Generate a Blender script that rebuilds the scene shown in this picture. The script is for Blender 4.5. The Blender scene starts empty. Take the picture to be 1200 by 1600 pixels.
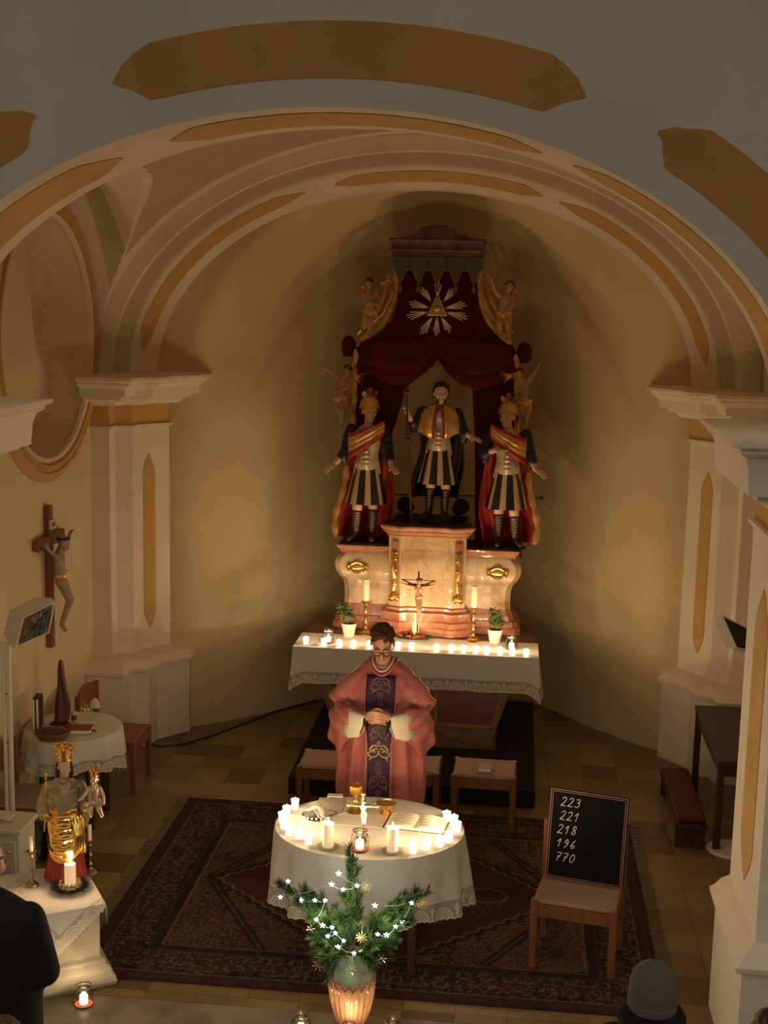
import bpy, bmesh, math, random
from mathutils import Vector, Matrix, noise
from mathutils.bvhtree import BVHTree
PI = math.pi
rnd = random.Random(7)
sc = bpy.context.scene
COL = sc.collection
sin, cos, sqrt = math.sin, math.cos, math.sqrt

# ---------------------------------------------------------------- camera
CF, CYAW, CPIT, CROL, CX, CH = 2039.0, .1008, .1635, .0216, .8437, 4.0988
_fw = Vector((-sin(CYAW)*cos(CPIT), cos(CYAW)*cos(CPIT), -sin(CPIT)))
_rt = Vector((cos(CYAW), sin(CYAW), 0)); _up = _rt.cross(_fw)
_r2 = _rt*cos(CROL)+_up*sin(CROL); _u2 = -_rt*sin(CROL)+_up*cos(CROL)
CO = Vector((CX, 0, CH))
cam = bpy.data.cameras.new('camera'); camo = bpy.data.objects.new('camera', cam); COL.objects.link(camo)
camo.matrix_world = Matrix(((_r2.x,_u2.x,-_fw.x,CX),(_r2.y,_u2.y,-_fw.y,0),(_r2.z,_u2.z,-_fw.z,CH),(0,0,0,1)))
cam.sensor_fit = 'HORIZONTAL'; cam.sensor_width = 36; cam.lens = CF*36/1200
cam.clip_start = .05; cam.clip_end = 200
sc.camera = camo
def at(px, py, X=None, Y=None, Z=None):
    v = _fw*CF+_r2*(px-600)-_u2*(py-800)
    t = (X-CO.x)/v.x if X is not None else (Y/v.y if Y is not None else (Z-CO.z)/v.z)
    return CO+v*t

# ---------------------------------------------------------------- materials
MATS = {}
def mat(name, col, rough=.6, metal=0., var=0., vscale=6., bump=0., bscale=60., emit=0., ecol=None, trans=0., ior=1.45,
        spec=.5, sheen=0., sss=0., coat=0., alpha=1., stretch=None, col2=None, detail=4.):
    if name in MATS: return MATS[name]
    m = bpy.data.materials.new(name); m.use_nodes = True; MATS[name] = m
    nt = m.node_tree; b = nt.nodes['Principled BSDF']
    c = (*col, 1)
    b.inputs['Base Color'].default_value = c; b.inputs['Roughness'].default_value = rough
    b.inputs['Metallic'].default_value = metal; b.inputs['IOR'].default_value = ior
    b.inputs['Specular IOR Level'].default_value = spec
    if trans: b.inputs['Transmission Weight'].default_value = trans
    if sheen: b.inputs['Sheen Weight'].default_value = sheen
    if coat: b.inputs['Coat Weight'].default_value = coat
    if sss:
        b.inputs['Subsurface Weight'].default_value = sss; b.inputs['Subsurface Radius'].default_value = (.03,.012,.006)
    if emit:
        b.inputs['Emission Color'].default_value = (*(ecol or col), 1); b.inputs['Emission Strength'].default_value = emit
    if alpha < 1: b.inputs['Alpha'].default_value = alpha
    tc = nt.nodes.new('ShaderNodeTexCoord')
    src = tc.outputs['Object']
    if stretch:
        mp = nt.nodes.new('ShaderNodeMapping'); mp.inputs['Scale'].default_value = stretch
        nt.links.new(src, mp.inputs[0]); src = mp.outputs[0]
    if var or col2:
        n = nt.nodes.new('ShaderNodeTexNoise'); n.inputs['Scale'].default_value = vscale; n.inputs['Detail'].default_value = detail
        nt.links.new(src, n.inputs[0])
        r = nt.nodes.new('ShaderNodeValToRGB')
        r.color_ramp.elements[0].position = .35; r.color_ramp.elements[1].position = .65
        c2 = col2 or tuple(min(1, x*(1+var)) for x in col)
        c1 = col if col2 else tuple(x*(1-var) for x in col)
        r.color_ramp.elements[0].color = (*c1, 1); r.color_ramp.elements[1].color = (*c2, 1)
        nt.links.new(n.outputs[0], r.inputs[0]); nt.links.new(r.outputs[0], b.inputs['Base Color'])
    if bump:
        n = nt.nodes.new('ShaderNodeTexNoise'); n.inputs['Scale'].default_value = bscale; n.inputs['Detail'].default_value = 3
        nt.links.new(src, n.inputs[0])
        bp = nt.nodes.new('ShaderNodeBump'); bp.inputs['Strength'].default_value = bump; bp.inputs['Distance'].default_value = .01
        nt.links.new(n.outputs[0], bp.inputs['Height']); nt.links.new(bp.outputs[0], b.inputs['Normal'])
    return m
def cmat(name, rough=.8, alpha=False, bump=0., bscale=200., metal=0.):
    """material coloured by the mesh's own pattern attribute 'pat'"""
    if name in MATS: return MATS[name]
    m = bpy.data.materials.new(name); m.use_nodes = True; MATS[name] = m
    nt = m.node_tree; b = nt.nodes['Principled BSDF']; b.inputs['Roughness'].default_value = rough; b.inputs['Metallic'].default_value = metal
    a = nt.nodes.new('ShaderNodeAttribute'); a.attribute_name = 'pat'
    nt.links.new(a.outputs['Color'], b.inputs['Base Color'])
    if alpha: nt.links.new(a.outputs['Alpha'], b.inputs['Alpha'])
    if bump:
        n = nt.nodes.new('ShaderNodeTexNoise'); n.inputs['Scale'].default_value = bscale
        tc = nt.nodes.new('ShaderNodeTexCoord'); nt.links.new(tc.outputs['Object'], n.inputs[0])
        bp = nt.nodes.new('ShaderNodeBump'); bp.inputs['Strength'].default_value = bump; bp.inputs['Distance'].default_value = .005
        nt.links.new(n.outputs[0], bp.inputs['Height']); nt.links.new(bp.outputs[0], b.inputs['Normal'])
    return m

# ---------------------------------------------------------------- mesh builder
class MB:
    def __init__(s): s.v = []; s.f = []; s.mi = []; s.m = 0; s.c = None
    def add(s, vs, fs):
        o = len(s.v); s.v += [tuple(v) for v in vs]
        for f in fs: s.f.append([o+i for i in f]); s.mi.append(s.m)
        return s
    def box(s, c, d, rot=None, taper=1.):
        x, y, z = d[0]/2, d[1]/2, d[2]/2
        vs = [Vector((sx*x*(taper if sz > 0 else 1), sy*y*(taper if sz > 0 else 1), sz*z)) for sz in (-1, 1) for sy in (-1, 1) for sx in (-1, 1)]
        if rot is not None: vs = [rot @ v for v in vs]
        vs = [v+Vector(c) for v in vs]
        return s.add(vs, [(0,2,3,1),(4,5,7,6),(0,1,5,4),(2,6,7,3),(0,4,6,2),(1,3,7,5)])
    def bx(s, x0, x1, y0, y1, z0, z1): return s.box(((x0+x1)/2, (y0+y1)/2, (z0+z1)/2), (abs(x1-x0), abs(y1-y0), abs(z1-z0)))
    def bar(s, a, b, w, h=None):
        a, b = Vector(a), Vector(b); d = b-a
        q = d.to_track_quat('Z', 'Y').to_matrix()
        return s.box((a+b)/2, (w, h or w, d.length), q)
    def loft(s, rings, closed=True, cap=True):
        n = len(rings[0]); vs = [p for r in rings for p in r]; fs = []
        for i in range(len(rings)-1):
            for j in range(n if closed else n-1):
                k = (j+1) % n; fs.append((i*n+j, i*n+k, (i+1)*n+k, (i+1)*n+j))
        if cap and closed:
            fs.append(tuple(reversed(range(n)))); fs.append(tuple((len(rings)-1)*n+j for j in range(n)))
        return s.add(vs, fs)
    def lathe(s, prof, c=(0,0,0), n=20, sx=1., sy=1., cap=True, rot=None):
        rs = []
        for r, z in prof:
            ring = [Vector((r*cos(2*PI*k/n)*sx, r*sin(2*PI*k/n)*sy, z)) for k in range(n)]
            if rot is not None: ring = [rot @ p for p in ring]
            rs.append([p+Vector(c) for p in ring])
        return s.loft(rs, True, cap)
    def tube(s, pts, r, n=8, cap=True, flat=1.):
        pts = [Vector(p) for p in pts]
        if not isinstance(r, (list, tuple)): r = [r]*len(pts)
        rs = []; pu = None
        for i, p in enumerate(pts):
            t = (pts[min(i+1, len(pts)-1)]-pts[max(i-1, 0)])
            t = t.normalized() if t.length > 1e-9 else Vector((0,0,1))
            if pu is None:
                u = t.cross(Vector((0,0,1)) if abs(t.z) < .9 else Vector((0,1,0))).normalized()
            else:
                u = (pu-t*pu.dot(t)); u = u.normalized() if u.length > 1e-6 else t.orthogonal().normalized()
            pu = u; w = t.cross(u)
            rs.append([p+(u*cos(2*PI*k/n)+w*sin(2*PI*k/n)*flat)*r[i] for k in range(n)])
        return s.loft(rs, True, cap)
    def ell(s, c, r, rot=None, n=12, m=8):
        if not isinstance(r, (list, tuple)): r = (r, r, r)
        vs = []; fs = []
        for i in range(1, m):
            a = PI*i/m
            for k in range(n):
                v = Vector((r[0]*sin(a)*cos(2*PI*k/n), r[1]*sin(a)*sin(2*PI*k/n), r[2]*cos(a))); vs.append(v)
        top = Vector((0,0,r[2])); bot = Vector((0,0,-r[2]))
        vs += [top, bot]; T = len(vs)-2; B = T+1
        for i in range(m-2):
            for k in range(n):
                q = (k+1) % n; fs.append((i*n+k, (i+1)*n+k, (i+1)*n+q, i*n+q))
        for k in range(n):
            q = (k+1) % n; fs.append((T, k, q)); fs.append((B, (m-2)*n+q, (m-2)*n+k))
        if rot is not None: vs = [rot @ v for v in vs]
        return s.add([v+Vector(c) for v in vs], fs)
    def cap(s, a, b, ra, rb=None, n=10):
        """tapered capsule"""
        a, b = Vector(a), Vector(b); rb = ra if rb is None else rb
        d = b-a
        if d.length < 1e-6: return s.ell(a, ra)
        t = d.normalized(); pts = []; rr = []
        for k in range(1, 4): an = PI/2*k/4; pts.append(a-t*ra*cos(an)); rr.append(ra*sin(an))
        pts += [a, b]; rr += [ra, rb]
        for k in (3, 2, 1): an = PI/2*k/4; pts.append(b+t*rb*cos(an)); rr.append(rb*sin(an))
        return s.tube(pts, rr, n)
    def chain(s, pts, rs, n=10):
        for i in range(len(pts)-1): s.cap(pts[i], pts[i+1], rs[i], rs[i+1], n)
        return s
    def grid(s, fn, nu, nv, wu=False):
        vs = [fn(i/nu, j/nv) for j in range(nv+1) for i in range(nu+1)]
        fs = [(j*(nu+1)+i, j*(nu+1)+i+1, (j+1)*(nu+1)+i+1, (j+1)*(nu+1)+i) for j in range(nv) for i in range(nu)]
        return s.add(vs, fs)
    def prism(s, poly, off):
        """polygon (3-D points) extruded along off"""
        n = len(poly); off = Vector(off); a = [Vector(p) for p in poly]
        return s.add(a+[p+off for p in a], [tuple(range(n)), tuple(reversed(range(n, 2*n)))]+[(i, i+n, (i+1) % n+n, (i+1) % n) for i in range(n)])
    def mesh(s, name, smooth=True, ang=40):
        me = bpy.data.meshes.new(name); me.from_pydata(s.v, [], s.f)
        me.validate(); bm = bmesh.new(); bm.from_mesh(me)
        bmesh.ops.recalc_face_normals(bm, faces=bm.faces)
        if smooth:
            ca = math.radians(ang)
            for f in bm.faces: f.smooth = True
            for e in bm.edges:
                if len(e.link_faces) == 2 and e.calc_face_angle(0) > ca: e.smooth = False
        bm.to_mesh(me); bm.free()
        return me
    def build(s, name, mt, parent=None, loc=None, rz=0., smooth=True, ang=40, bevel=0., solid=0., sub=0, remesh=0., smo=0, disp=0.):
        me = s.mesh(name, smooth, ang)
        mts = mt if isinstance(mt, (list, tuple)) else [mt]
        for m in mts: me.materials.append(m)
        if len(mts) > 1 and len(me.polygons) == len(s.mi):
            me.polygons.foreach_set('material_index', s.mi)
        o = bpy.data.objects.new(name, me); COL.objects.link(o)
        if parent is not None: o.parent = parent
        if loc is not None: o.location = loc
        if rz: o.rotation_euler.z = rz
        if remesh or solid or sub or smo:
            if remesh:
                q = o.modifiers.new('r', 'REMESH'); q.mode = 'VOXEL'; q.voxel_size = remesh; q.use_smooth_shade = True
            if smo:
                q = o.modifiers.new('s', 'SMOOTH'); q.factor = .5; q.iterations = smo
            if solid:
                q = o.modifiers.new('t', 'SOLIDIFY'); q.thickness = solid; q.offset = 0
            if sub:
                q = o.modifiers.new('u', 'SUBSURF'); q.levels = sub; q.render_levels = sub
            dg = bpy.context.evaluated_depsgraph_get()
            nm = bpy.data.meshes.new_from_object(o.evaluated_get(dg)); nm.name = name
            o.modifiers.clear(); o.data = nm
            if smooth:
                for p in nm.polygons: p.use_smooth = True
        if bevel:
            q = o.modifiers.new('b', 'BEVEL'); q.width = bevel; q.segments = 2; q.limit_method = 'ANGLE'; q.angle_limit = .7
        return o
def bvh_of(o): 
    me = o.data; return BVHTree.FromPolygons([v.co.copy() for v in me.vertices], [tuple(p.vertices) for p in me.polygons])
def paint(o, fn):
    """per-corner pattern colour from the vertex position"""
    me = o.data; a = me.color_attributes.new('pat', 'FLOAT_COLOR', 'POINT')
    buf = []
    for v in me.vertices:
        c = fn(v.co, v.index); buf += [c[0], c[1], c[2], c[3] if len(c) > 3 else 1.]
    a.data.foreach_set('color', buf); return o
def tag(o, label=None, cat=None, group=None, kind=None):
    if label: o['label'] = label
    if cat: o['category'] = cat
    if group: o['group'] = group
    if kind: o['kind'] = kind
    return o
def thing(name, label, cat, loc=(0,0,0), rz=0., group=None):
    o = bpy.data.objects.new(name, None); COL.objects.link(o); o.location = loc; o.rotation_euler.z = rz
    o.empty_display_size = .1
    return tag(o, label, cat, group)
def struct(o): o['kind'] = 'structure'; return o
def dup(root, loc, rz=None, label=None, group=None, cat=None, scale=None):
    r = root.copy(); COL.objects.link(r); r.location = loc
    if rz is not None: r.rotation_euler.z = rz
    if scale: r.scale = (scale,)*3 if not isinstance(scale, (tuple, list)) else scale
    if label: r['label'] = label
    if group: r['group'] = group
    if cat: r['category'] = cat
    for ch in list(root.children):
        c = ch.copy(); COL.objects.link(c); c.parent = r
        for g in ch.children:
            d = g.copy(); COL.objects.link(d); d.parent = c
    return r
def point_light(loc, power, col, r=.02, parent=None):
    l = bpy.data.lights.new('flame_light', 'POINT'); l.energy = power; l.color = col; l.shadow_soft_size = r
    o = bpy.data.objects.new('flame_light', l); COL.objects.link(o); o.location = loc
    if parent is not None: o.parent = parent
    return o
def offset_poly(poly, d, w=None):
    """closed plan polygon (counter-clockwise) moved outward by d*w per edge"""
    n = len(poly); w = w or [1]*n; L = []
    for i in range(n):
        a = Vector(poly[i]); b = Vector(poly[(i+1) % n]); t = (b-a).normalized(); nn = Vector((t.y, -t.x))
        L.append((a+nn*d*w[i], t))
    out = []
    for i in range(n):
        p, t = L[i-1]; q, u = L[i]
        den = t.x*u.y-t.y*u.x
        if abs(den) < 1e-6: out.append(q.copy()); continue
        k = ((q.x-p.x)*u.y-(q.y-p.y)*u.x)/den; out.append(p+t*k)
    return out
def pier(mb, poly, prof, w=None):
    rings = []
    for d, z in prof: rings.append([Vector((p.x, p.y, z)) for p in offset_poly(poly, d, w)])
    return mb.loft(rings, True, True)
# ---------------------------------------------------------------- materials of the place
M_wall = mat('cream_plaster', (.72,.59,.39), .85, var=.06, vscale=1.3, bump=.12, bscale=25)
M_white = mat('pale_plaster', (.82,.72,.57), .8, var=.05, vscale=2, bump=.1, bscale=25)
M_web = mat('beige_vault_plaster', (.56,.44,.29), .85, var=.05, vscale=1.5)
M_ochre = mat('ochre_plaster', (.62,.38,.13), .8, var=.08, vscale=3)
M_ochre2 = mat('ochre_wall_paint', (.40,.21,.05), .85, var=.08, vscale=3)
M_nave = mat('dimmed_cream_plaster', (.52,.48,.40), .85, var=.05, vscale=1.5, bump=.1, bscale=25)  # cream paint greyed: the nave side's cool dim light is in the colour
NZ0, NB, NA, NCX = 3.43, 1.57, 2.35, -.12     # near arch
YN0, YN1 = 6.49, 7.32
# ---------------- floor
def tile_mat(name, cols, size, grout, rough):
    m = bpy.data.materials.new(name); m.use_nodes = True; nt = m.node_tree; b = nt.nodes['Principled BSDF']
    N = nt.nodes.new; L = nt.links.new
    tc = N('ShaderNodeTexCoord'); sp = N('ShaderNodeVectorMath'); sp.operation = 'SCALE'; sp.inputs['Scale'].default_value = 1/size
    L(tc.outputs['Object'], sp.inputs[0])
    fl = N('ShaderNodeVectorMath'); fl.operation = 'FLOOR'; L(sp.outputs[0], fl.inputs[0])
    fr = N('ShaderNodeVectorMath'); fr.operation = 'FRACTION'; L(sp.outputs[0], fr.inputs[0])
    sx = N('ShaderNodeSeparateXYZ'); L(fl.outputs[0], sx.inputs[0])
    cb = N('ShaderNodeCombineXYZ'); L(sx.outputs[0], cb.inputs[0]); L(sx.outputs[1], cb.inputs[1])
    wn = N('ShaderNodeTexWhiteNoise'); L(cb.outputs[0], wn.inputs['Vector'])
    r = N('ShaderNodeValToRGB'); r.color_ramp.interpolation = 'CONSTANT'
    for i, c in enumerate(cols):
        e = r.color_ramp.elements[i] if i < 2 else r.color_ramp.elements.new(i/len(cols))
        e.position = i/len(cols); e.color = (*c, 1)
    L(wn.outputs['Value'], r.inputs[0])
    fs = N('ShaderNodeSeparateXYZ'); L(fr.outputs[0], fs.inputs[0])
    mn = None
    for ax in (0, 1):
        a = N('ShaderNodeMath'); a.operation = 'SUBTRACT'; a.inputs[0].default_value = .5; L(fs.outputs[ax], a.inputs[1])
        ab = N('ShaderNodeMath'); ab.operation = 'ABSOLUTE'; L(a.outputs[0], ab.inputs[0])
        if mn is None: mn = ab
        else:
            mx = N('ShaderNodeMath'); mx.operation = 'MAXIMUM'; L(mn.outputs[0], mx.inputs[0]); L(ab.outputs[0], mx.inputs[1]); mn = mx
    g = N('ShaderNodeMath'); g.operation = 'GREATER_THAN'; g.inputs[1].default_value = .5-grout; L(mn.outputs[0], g.inputs[0])
    no = N('ShaderNodeTexNoise'); no.inputs['Scale'].default_value = 7; L(tc.outputs['Object'], no.inputs[0])
    mx = N('ShaderNodeMix'); mx.data_type = 'RGBA'; mx.blend_type = 'MULTIPLY'; mx.inputs[0].default_value = .45
    L(r.outputs[0], mx.inputs[6]); L(no.outputs[0], mx.inputs[7])
    m2 = N('ShaderNodeMix'); m2.data_type = 'RGBA'; L(g.outputs[0], m2.inputs[0]); L(mx.outputs[2], m2.inputs[6]); m2.inputs[7].default_value = (.05,.035,.02,1)
    L(m2.outputs[2], b.inputs['Base Color']); b.inputs['Roughness'].default_value = rough
    return m
M_tile = tile_mat('sandstone_tiles', [(.33,.22,.09),(.27,.175,.065),(.37,.26,.115),(.30,.20,.075),(.19,.11,.04),(.33,.23,.09),(.28,.185,.07),(.36,.25,.11)], .305, .006, .40)
fb = MB(); fb.bx(-3.3,3.3,6.93,14.2,-.3,0)
struct(fb.build('floor', M_tile, smooth=False))
M_slab = mat('grey_stone', (.27,.22,.14), .32, var=.25, vscale=5, bump=.1, bscale=12)
fb = MB(); fb.bx(-3.3,3.3,6.05,6.93,-.3,0); struct(fb.build('floor_step', M_slab, bevel=.01, smooth=False))
fb = MB(); fb.bx(-5,5,.3,6.05,-.6,-.32); struct(fb.build('floor_nave', M_tile, smooth=False))

# ---------------- near arch wall
def arc_pts(cx, z0, a, b, Y, n=48, t0=0., t1=1., ex=2.0):
    out = []
    for i in range(n+1):
        t = PI*(t0+(t1-t0)*i/n)
        out.append(Vector((cx+a*math.copysign(abs(cos(t))**(2/ex), cos(t)), Y, z0+b*abs(sin(t))**(2/ex))))
    return out   # from +x to -x
def arch_wall(mb, cx, z0, a, b, Y, x0, x1, z1, n=48):
    inner = arc_pts(cx, z0, a, b, Y, n)
    outer = []
    for p in inner:
        d = Vector((p.x-cx, 0, p.z-z0));
        k = 1e9
        if d.x > 1e-6: k = min(k, (x1-cx)/d.x)
        if d.x < -1e-6: k = min(k, (x0-cx)/d.x)
        if d.z > 1e-6: k = min(k, (z1-z0)/d.z)
        outer.append(Vector((cx+d.x*k, Y, z0+d.z*k)))
    # keep the rectangle's corners
    for cxn in (x1, x0):
        best = min(range(len(outer)), key=lambda i: (outer[i]-Vector((cxn, Y, z1))).length); outer[best] = Vector((cxn, Y, z1))
    mb.loft([inner, outer], closed=False, cap=False)
    return inner
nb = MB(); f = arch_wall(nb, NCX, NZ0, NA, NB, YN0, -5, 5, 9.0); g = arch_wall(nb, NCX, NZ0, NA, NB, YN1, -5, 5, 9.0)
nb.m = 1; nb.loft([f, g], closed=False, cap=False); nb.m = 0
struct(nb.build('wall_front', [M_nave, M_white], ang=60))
# near piers with base, frieze and cornice
def pier_set(tagname, poly, w, zc, hc, zs, zb, wb=.07, cw=.27, white=M_white, base_out=.07):
    b = MB(); pier(b, poly, [(base_out,0),(base_out,zb-.10),(base_out+.035,zb-.09),(base_out+.04,zb-.06),(base_out+.01,zb-.04),(base_out-.02,zb),(0,zb+.03)], w)
    pier(b, poly, [(0,zb+.03),(0,zs-.03),(.03,zs-.025),(.03,zs)], w)
    b.m = 1; pier(b, poly, [(0,zs),(0,zc-hc)], w); b.m = 0
    k = cw/.37
    pier(b, poly, [(.10*k,zc-hc),(.12*k,zc-hc+.03),(.17*k,zc-hc+.05),(.20*k,zc-hc+.06),(.20*k,zc-hc+.085),(.26*k,zc-hc+.09),(.27*k,zc-hc+.15*hc/.25),
                   (.29*k,zc-.085),(.33*k,zc-.06),(.33*k,zc-.045),(.35*k,zc-.03),(.37*k,zc-.025),(.37*k,zc-.0),(.0,zc+.012)], w)
    return struct(b.build(tagname, [white, M_ochre], ang=25))
pier_set('trim_1', [(2.17,7.32),(2.17,6.49),(5.0,6.49),(5.0,7.32)], [1,1,1,.15], 3.47, .36, 2.93, .80, cw=.32)
pier_set('trim_2', [(-2.30,6.49),(-2.30,7.32),(-5.0,7.32),(-5.0,6.49)], [1,.15,1,1], 3.47, .36, 2.93, .80, base_out=.03, cw=.44)

# ---------------- far arch: profile rings (a, b, Y) and per-strip material
FZ0, FCX = 3.38, -.05
prof = [(2.40,1.66,11.95),(2.40,1.66,11.72),(2.585,1.82,11.50),(2.60,1.835,11.49),(2.61,1.845,11.43),(2.715,1.935,11.39),(2.725,1.945,11.34),(2.95,2.07,11.31)]
mts = [0, 0, 0, 1, 1, 0, 0]
fa = MB()
rings = [arc_pts(FCX, FZ0, a, b, y, 64) for a, b, y in prof]
for i in range(len(prof)-1):
    fa.m = mts[i]; fa.loft([rings[i], rings[i+1]], closed=False, cap=False)
M_band = mat('grey_beige_band', (.60,.51,.34), .85, var=.05, vscale=2)
struct(fa.build('trim_3', [M_white, M_band], ang=25))
# piers of the far arch
pR = [(2.95,11.15),(2.95,12.1),(2.42,12.1),(2.327,11.70),(2.53,11.44),(2.545,11.33),(2.68,11.30),(2.69,11.15)]
pR = [(2.38,12.0),(2.33,11.68),(2.54,11.42),(2.56,11.30),(2.70,11.24),(2.72,11.14),(2.9,11.14),(2.9,12.0)]
wR = [1,1,1,1,1,1,0,1]
pier_set('trim_4', [(x+(.04 if x < 2.8 else 0), y) for x, y in pR], wR, 3.37, .26, 2.92, .80, base_out=.13, cw=.40)
pier_set('trim_5', [(-x-(.01 if x < 2.8 else 0), y) for x, y in reversed(pR)], [wR[i] for i in (6,5,4,3,2,1,0,7)], 3.37, .26, 2.92, .80, base_out=.19, cw=.39)

# ---------------- painted ochre panels on arches, piers, walls
def panel_on(name, A, B, t0, t1, s0=.2, s1=.8, n=40, mt=M_ochre, tip=.12, off=.006, parent=None):
    """pointed panel on the ruled strip between curves A(t), B(t)"""
    def P(t, s):
        a = A(t); b = B(t); e = 1e-3
        ta = (A(min(1, t+e))-A(max(0, t-e))); nn = ta.cross(b-a)
        nn = nn.normalized() if nn.length > 1e-9 else Vector((0,0,0))
        return a+(b-a)*s, nn
    mb = MB(); rows = []
    for i in range(n+1):
        u = i/n; t = t0+(t1-t0)*u; k = min(1, min(u, 1-u)*(t1-t0)/ (tip*(t1-t0)) + .0)
        k = max(.02, min(1, k)); k = k if k >= 1 else k**.8
        m = (s0+s1)/2; h = (s1-s0)/2*k
        row = []
        for s in (m-h, m+h):
            p, nn = P(t, s); row.append((p, nn))
        rows.append(row)
    # face the inside of the room (towards the bay's middle)
    mid = Vector((0, 9.2, 2.5)); sg = 1
    p, nn = rows[n//2][0]
    if nn.dot(mid-p) < 0: sg = -1
    top = [[p+nn*sg*off for p, nn in r] for r in rows]; bot = [[p-nn*sg*.01 for p, nn in r] for r in rows]
    rr = [[top[i][0], top[i][1], bot[i][1], bot[i][0]] for i in range(n+1)]
    mb.loft(rr, True, True)
    o = mb.build(name, mt, smooth=False)
    return struct(o)
def ell_curve(cx, z0, a, b, Y): return lambda t: Vector((cx+a*cos(PI*t), Y, z0+b*sin(PI*t)))
A1 = ell_curve(FCX, FZ0, 2.40, 1.66, 11.72); B1 = ell_curve(FCX, FZ0, 2.585, 1.82, 11.50)
k = 6
for (t0, t1) in ((.035,.345),(.365,.60),(.635,.965)):
    panel_on('trim_%d' % k, A1, B1, t0, t1, .36, .86, tip=.10); k += 1
A2 = ell_curve(NCX, NZ0, NA, NB, YN0); B2 = ell_curve(NCX, NZ0, NA, NB, YN1)
for (t0, t1) in ((.03,.33),(.355,.625),(.665,.97)):
    panel_on('trim_%d' % k, A2, B2, t0, t1, .22, .78, tip=.09); k += 1
# pier panels
def vline(x, y, z0, z1): return lambda t: Vector((x, y, z0+(z1-z0)*t))
for sgn in (1, -1):
    X = 2.17 if sgn > 0 else -2.30
    panel_on('trim_%d' % k, vline(X, YN0, 1.0, 2.62), vline(X, YN1, 1.0, 2.62), 0, 1, .27, .68, tip=.12); k += 1
    panel_on('trim_%d' % k, vline(sgn*2.33+(.04 if sgn > 0 else -.01), 11.68, 1.02, 2.65), vline(sgn*2.54+(.04 if sgn > 0 else -.01), 11.42, 1.02, 2.65), 0, 1, .48, .86, tip=.09); k += 1
# big ochre fields on the nave side of the arch (plane of the wall)
def concentric(name, t0, t1, r0, r1, ragged=True):
    mb = MB(); n = 30; rows = []
    for i in range(n+1):
        u = i/n; e = min(u, 1-u)*n*(t1-t0)/n/.022
        kk = min(1, .04+e*.96); m = (r0+r1)/2; h = (r1-r0)/2*kk
        w = .012*sin(e*6) if e < 1 else 0
        t = PI*(t0+(t1-t0)*u)
        row = []
        for r in (m-h, m+h):
            row.append(Vector((NCX+(NA+r+w)*cos(t), 0, NZ0+(NB+r+w)*sin(t))))
        rows.append([Vector((row[0].x, YN0-.003, row[0].z)), Vector((row[1].x, YN0-.003, row[1].z)), Vector((row[1].x, YN0+.02, row[1].z)), Vector((row[0].x, YN0+.02, row[0].z))])
    mb.loft(rows, True, True); return struct(mb.build(name, M_ochre2, smooth=False))
for (t0, t1) in ((.10,.295),(.345,.635),(.69,.86)):
    concentric('trim_%d' % k, t0, t1, .135, .40); k += 1

# ---------------- side walls with round oculus niches, vault
XW, OY, OZ, OR = 2.9, 10.12, 3.72, 1.0
def side_wall(sgn, name):
    mb = MB(); X = sgn*XW; N = 64
    circ = []; outer = []; y0, y1, z0, z1 = 7.0, 11.3, 0., 5.6
    for i in range(N+1):
        t = 2*PI*i/N; d = Vector((0, cos(t), sin(t))); circ.append(Vector((X, OY+OR*d.y, OZ+OR*1.0*d.z)))
        kk = 1e9
        if d.y > 1e-6: kk = min(kk, (y1-OY)/d.y)
        if d.y < -1e-6: kk = min(kk, (y0-OY)/d.y)
        if d.z > 1e-6: kk = min(kk, (z1-OZ)/d.z)
        if d.z < -1e-6: kk = min(kk, (z0-OZ)/d.z)
        outer.append(Vector((X, OY+d.y*kk, OZ+d.z*kk)))
    for cy, cz in ((y0,z0),(y0,z1),(y1,z0),(y1,z1)):
        c = Vector((X,cy,cz)); b = min(range(N), key=lambda i: (outer[i]-c).length); outer[b] = c
        if b == 0: outer[N] = c
    mb.loft([circ, outer], closed=False, cap=False)
    # reveal and back of the niche
    r2 = [Vector((X+sgn*.30, OY+(p.y-OY)*.93, OZ+(p.z-OZ)*.93)) for p in circ]
    r3 = [Vector((X+sgn*.34, OY, OZ)) for p in circ]
    mb.loft([circ, r2], closed=False, cap=False); mb.loft([r2, r3], closed=False, cap=False)
    return struct(mb.build(name, M_wall, ang=30))
side_wall(-1, 'wall_left'); side_wall(1, 'wall_right')
def oculus(sgn, name):
    mb = MB(); X = sgn*XW; N = 72
    pr = [(1.0,0),(1.0,.035),(1.025,.045),(1.035,.02),(1.05,.02),(1.06,.055),(1.085,.06),(1.095,.03),(1.11,.03),(1.125,.05),(1.17,.045),(1.20,.012),(1.20,-.01)]
    rings = [[Vector((X-sgn*h, OY+r*cos(2*PI*i/N), OZ+r*sin(2*PI*i/N)*.96)) for i in range(N)] for r, h in pr]
    for i in range(len(rings)-1):
        mb.m = 1 if i < 3 else 0
        mb.loft([rings[i], rings[i+1]], True, False)
    return struct(mb.build(name, [M_ochre, M_white], ang=25))
oculus(-1, 'window_1'); oculus(1, 'window_2')
BA, BR, VZ0 = 2.92, 2.08, 3.38
CY0, CA, CR = 9.38, 2.02, 1.54
def z_b(x): return VZ0+BR*sqrt(max(0, 1-(x/BA)**2))
def z_c(y, x=0):
    q = min(1, max(0, (abs(x)-2.25)/.5)); return VZ0+(CR+.34*q*q*(3-2*q))*sqrt(max(0, 1-((y-CY0)/CA)**2))
vb = MB(); NU, NV = 260, 200
vv = []
for j in range(NV+1):
    y = CY0-2.1+4.2*j/NV
    for i in range(NU+1):
        x = BA*sin(PI*(i/NU-.5)); vv.append(Vector((x, y, max(z_b(x), z_c(y, x)))))
vb.add(vv, [])
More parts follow.
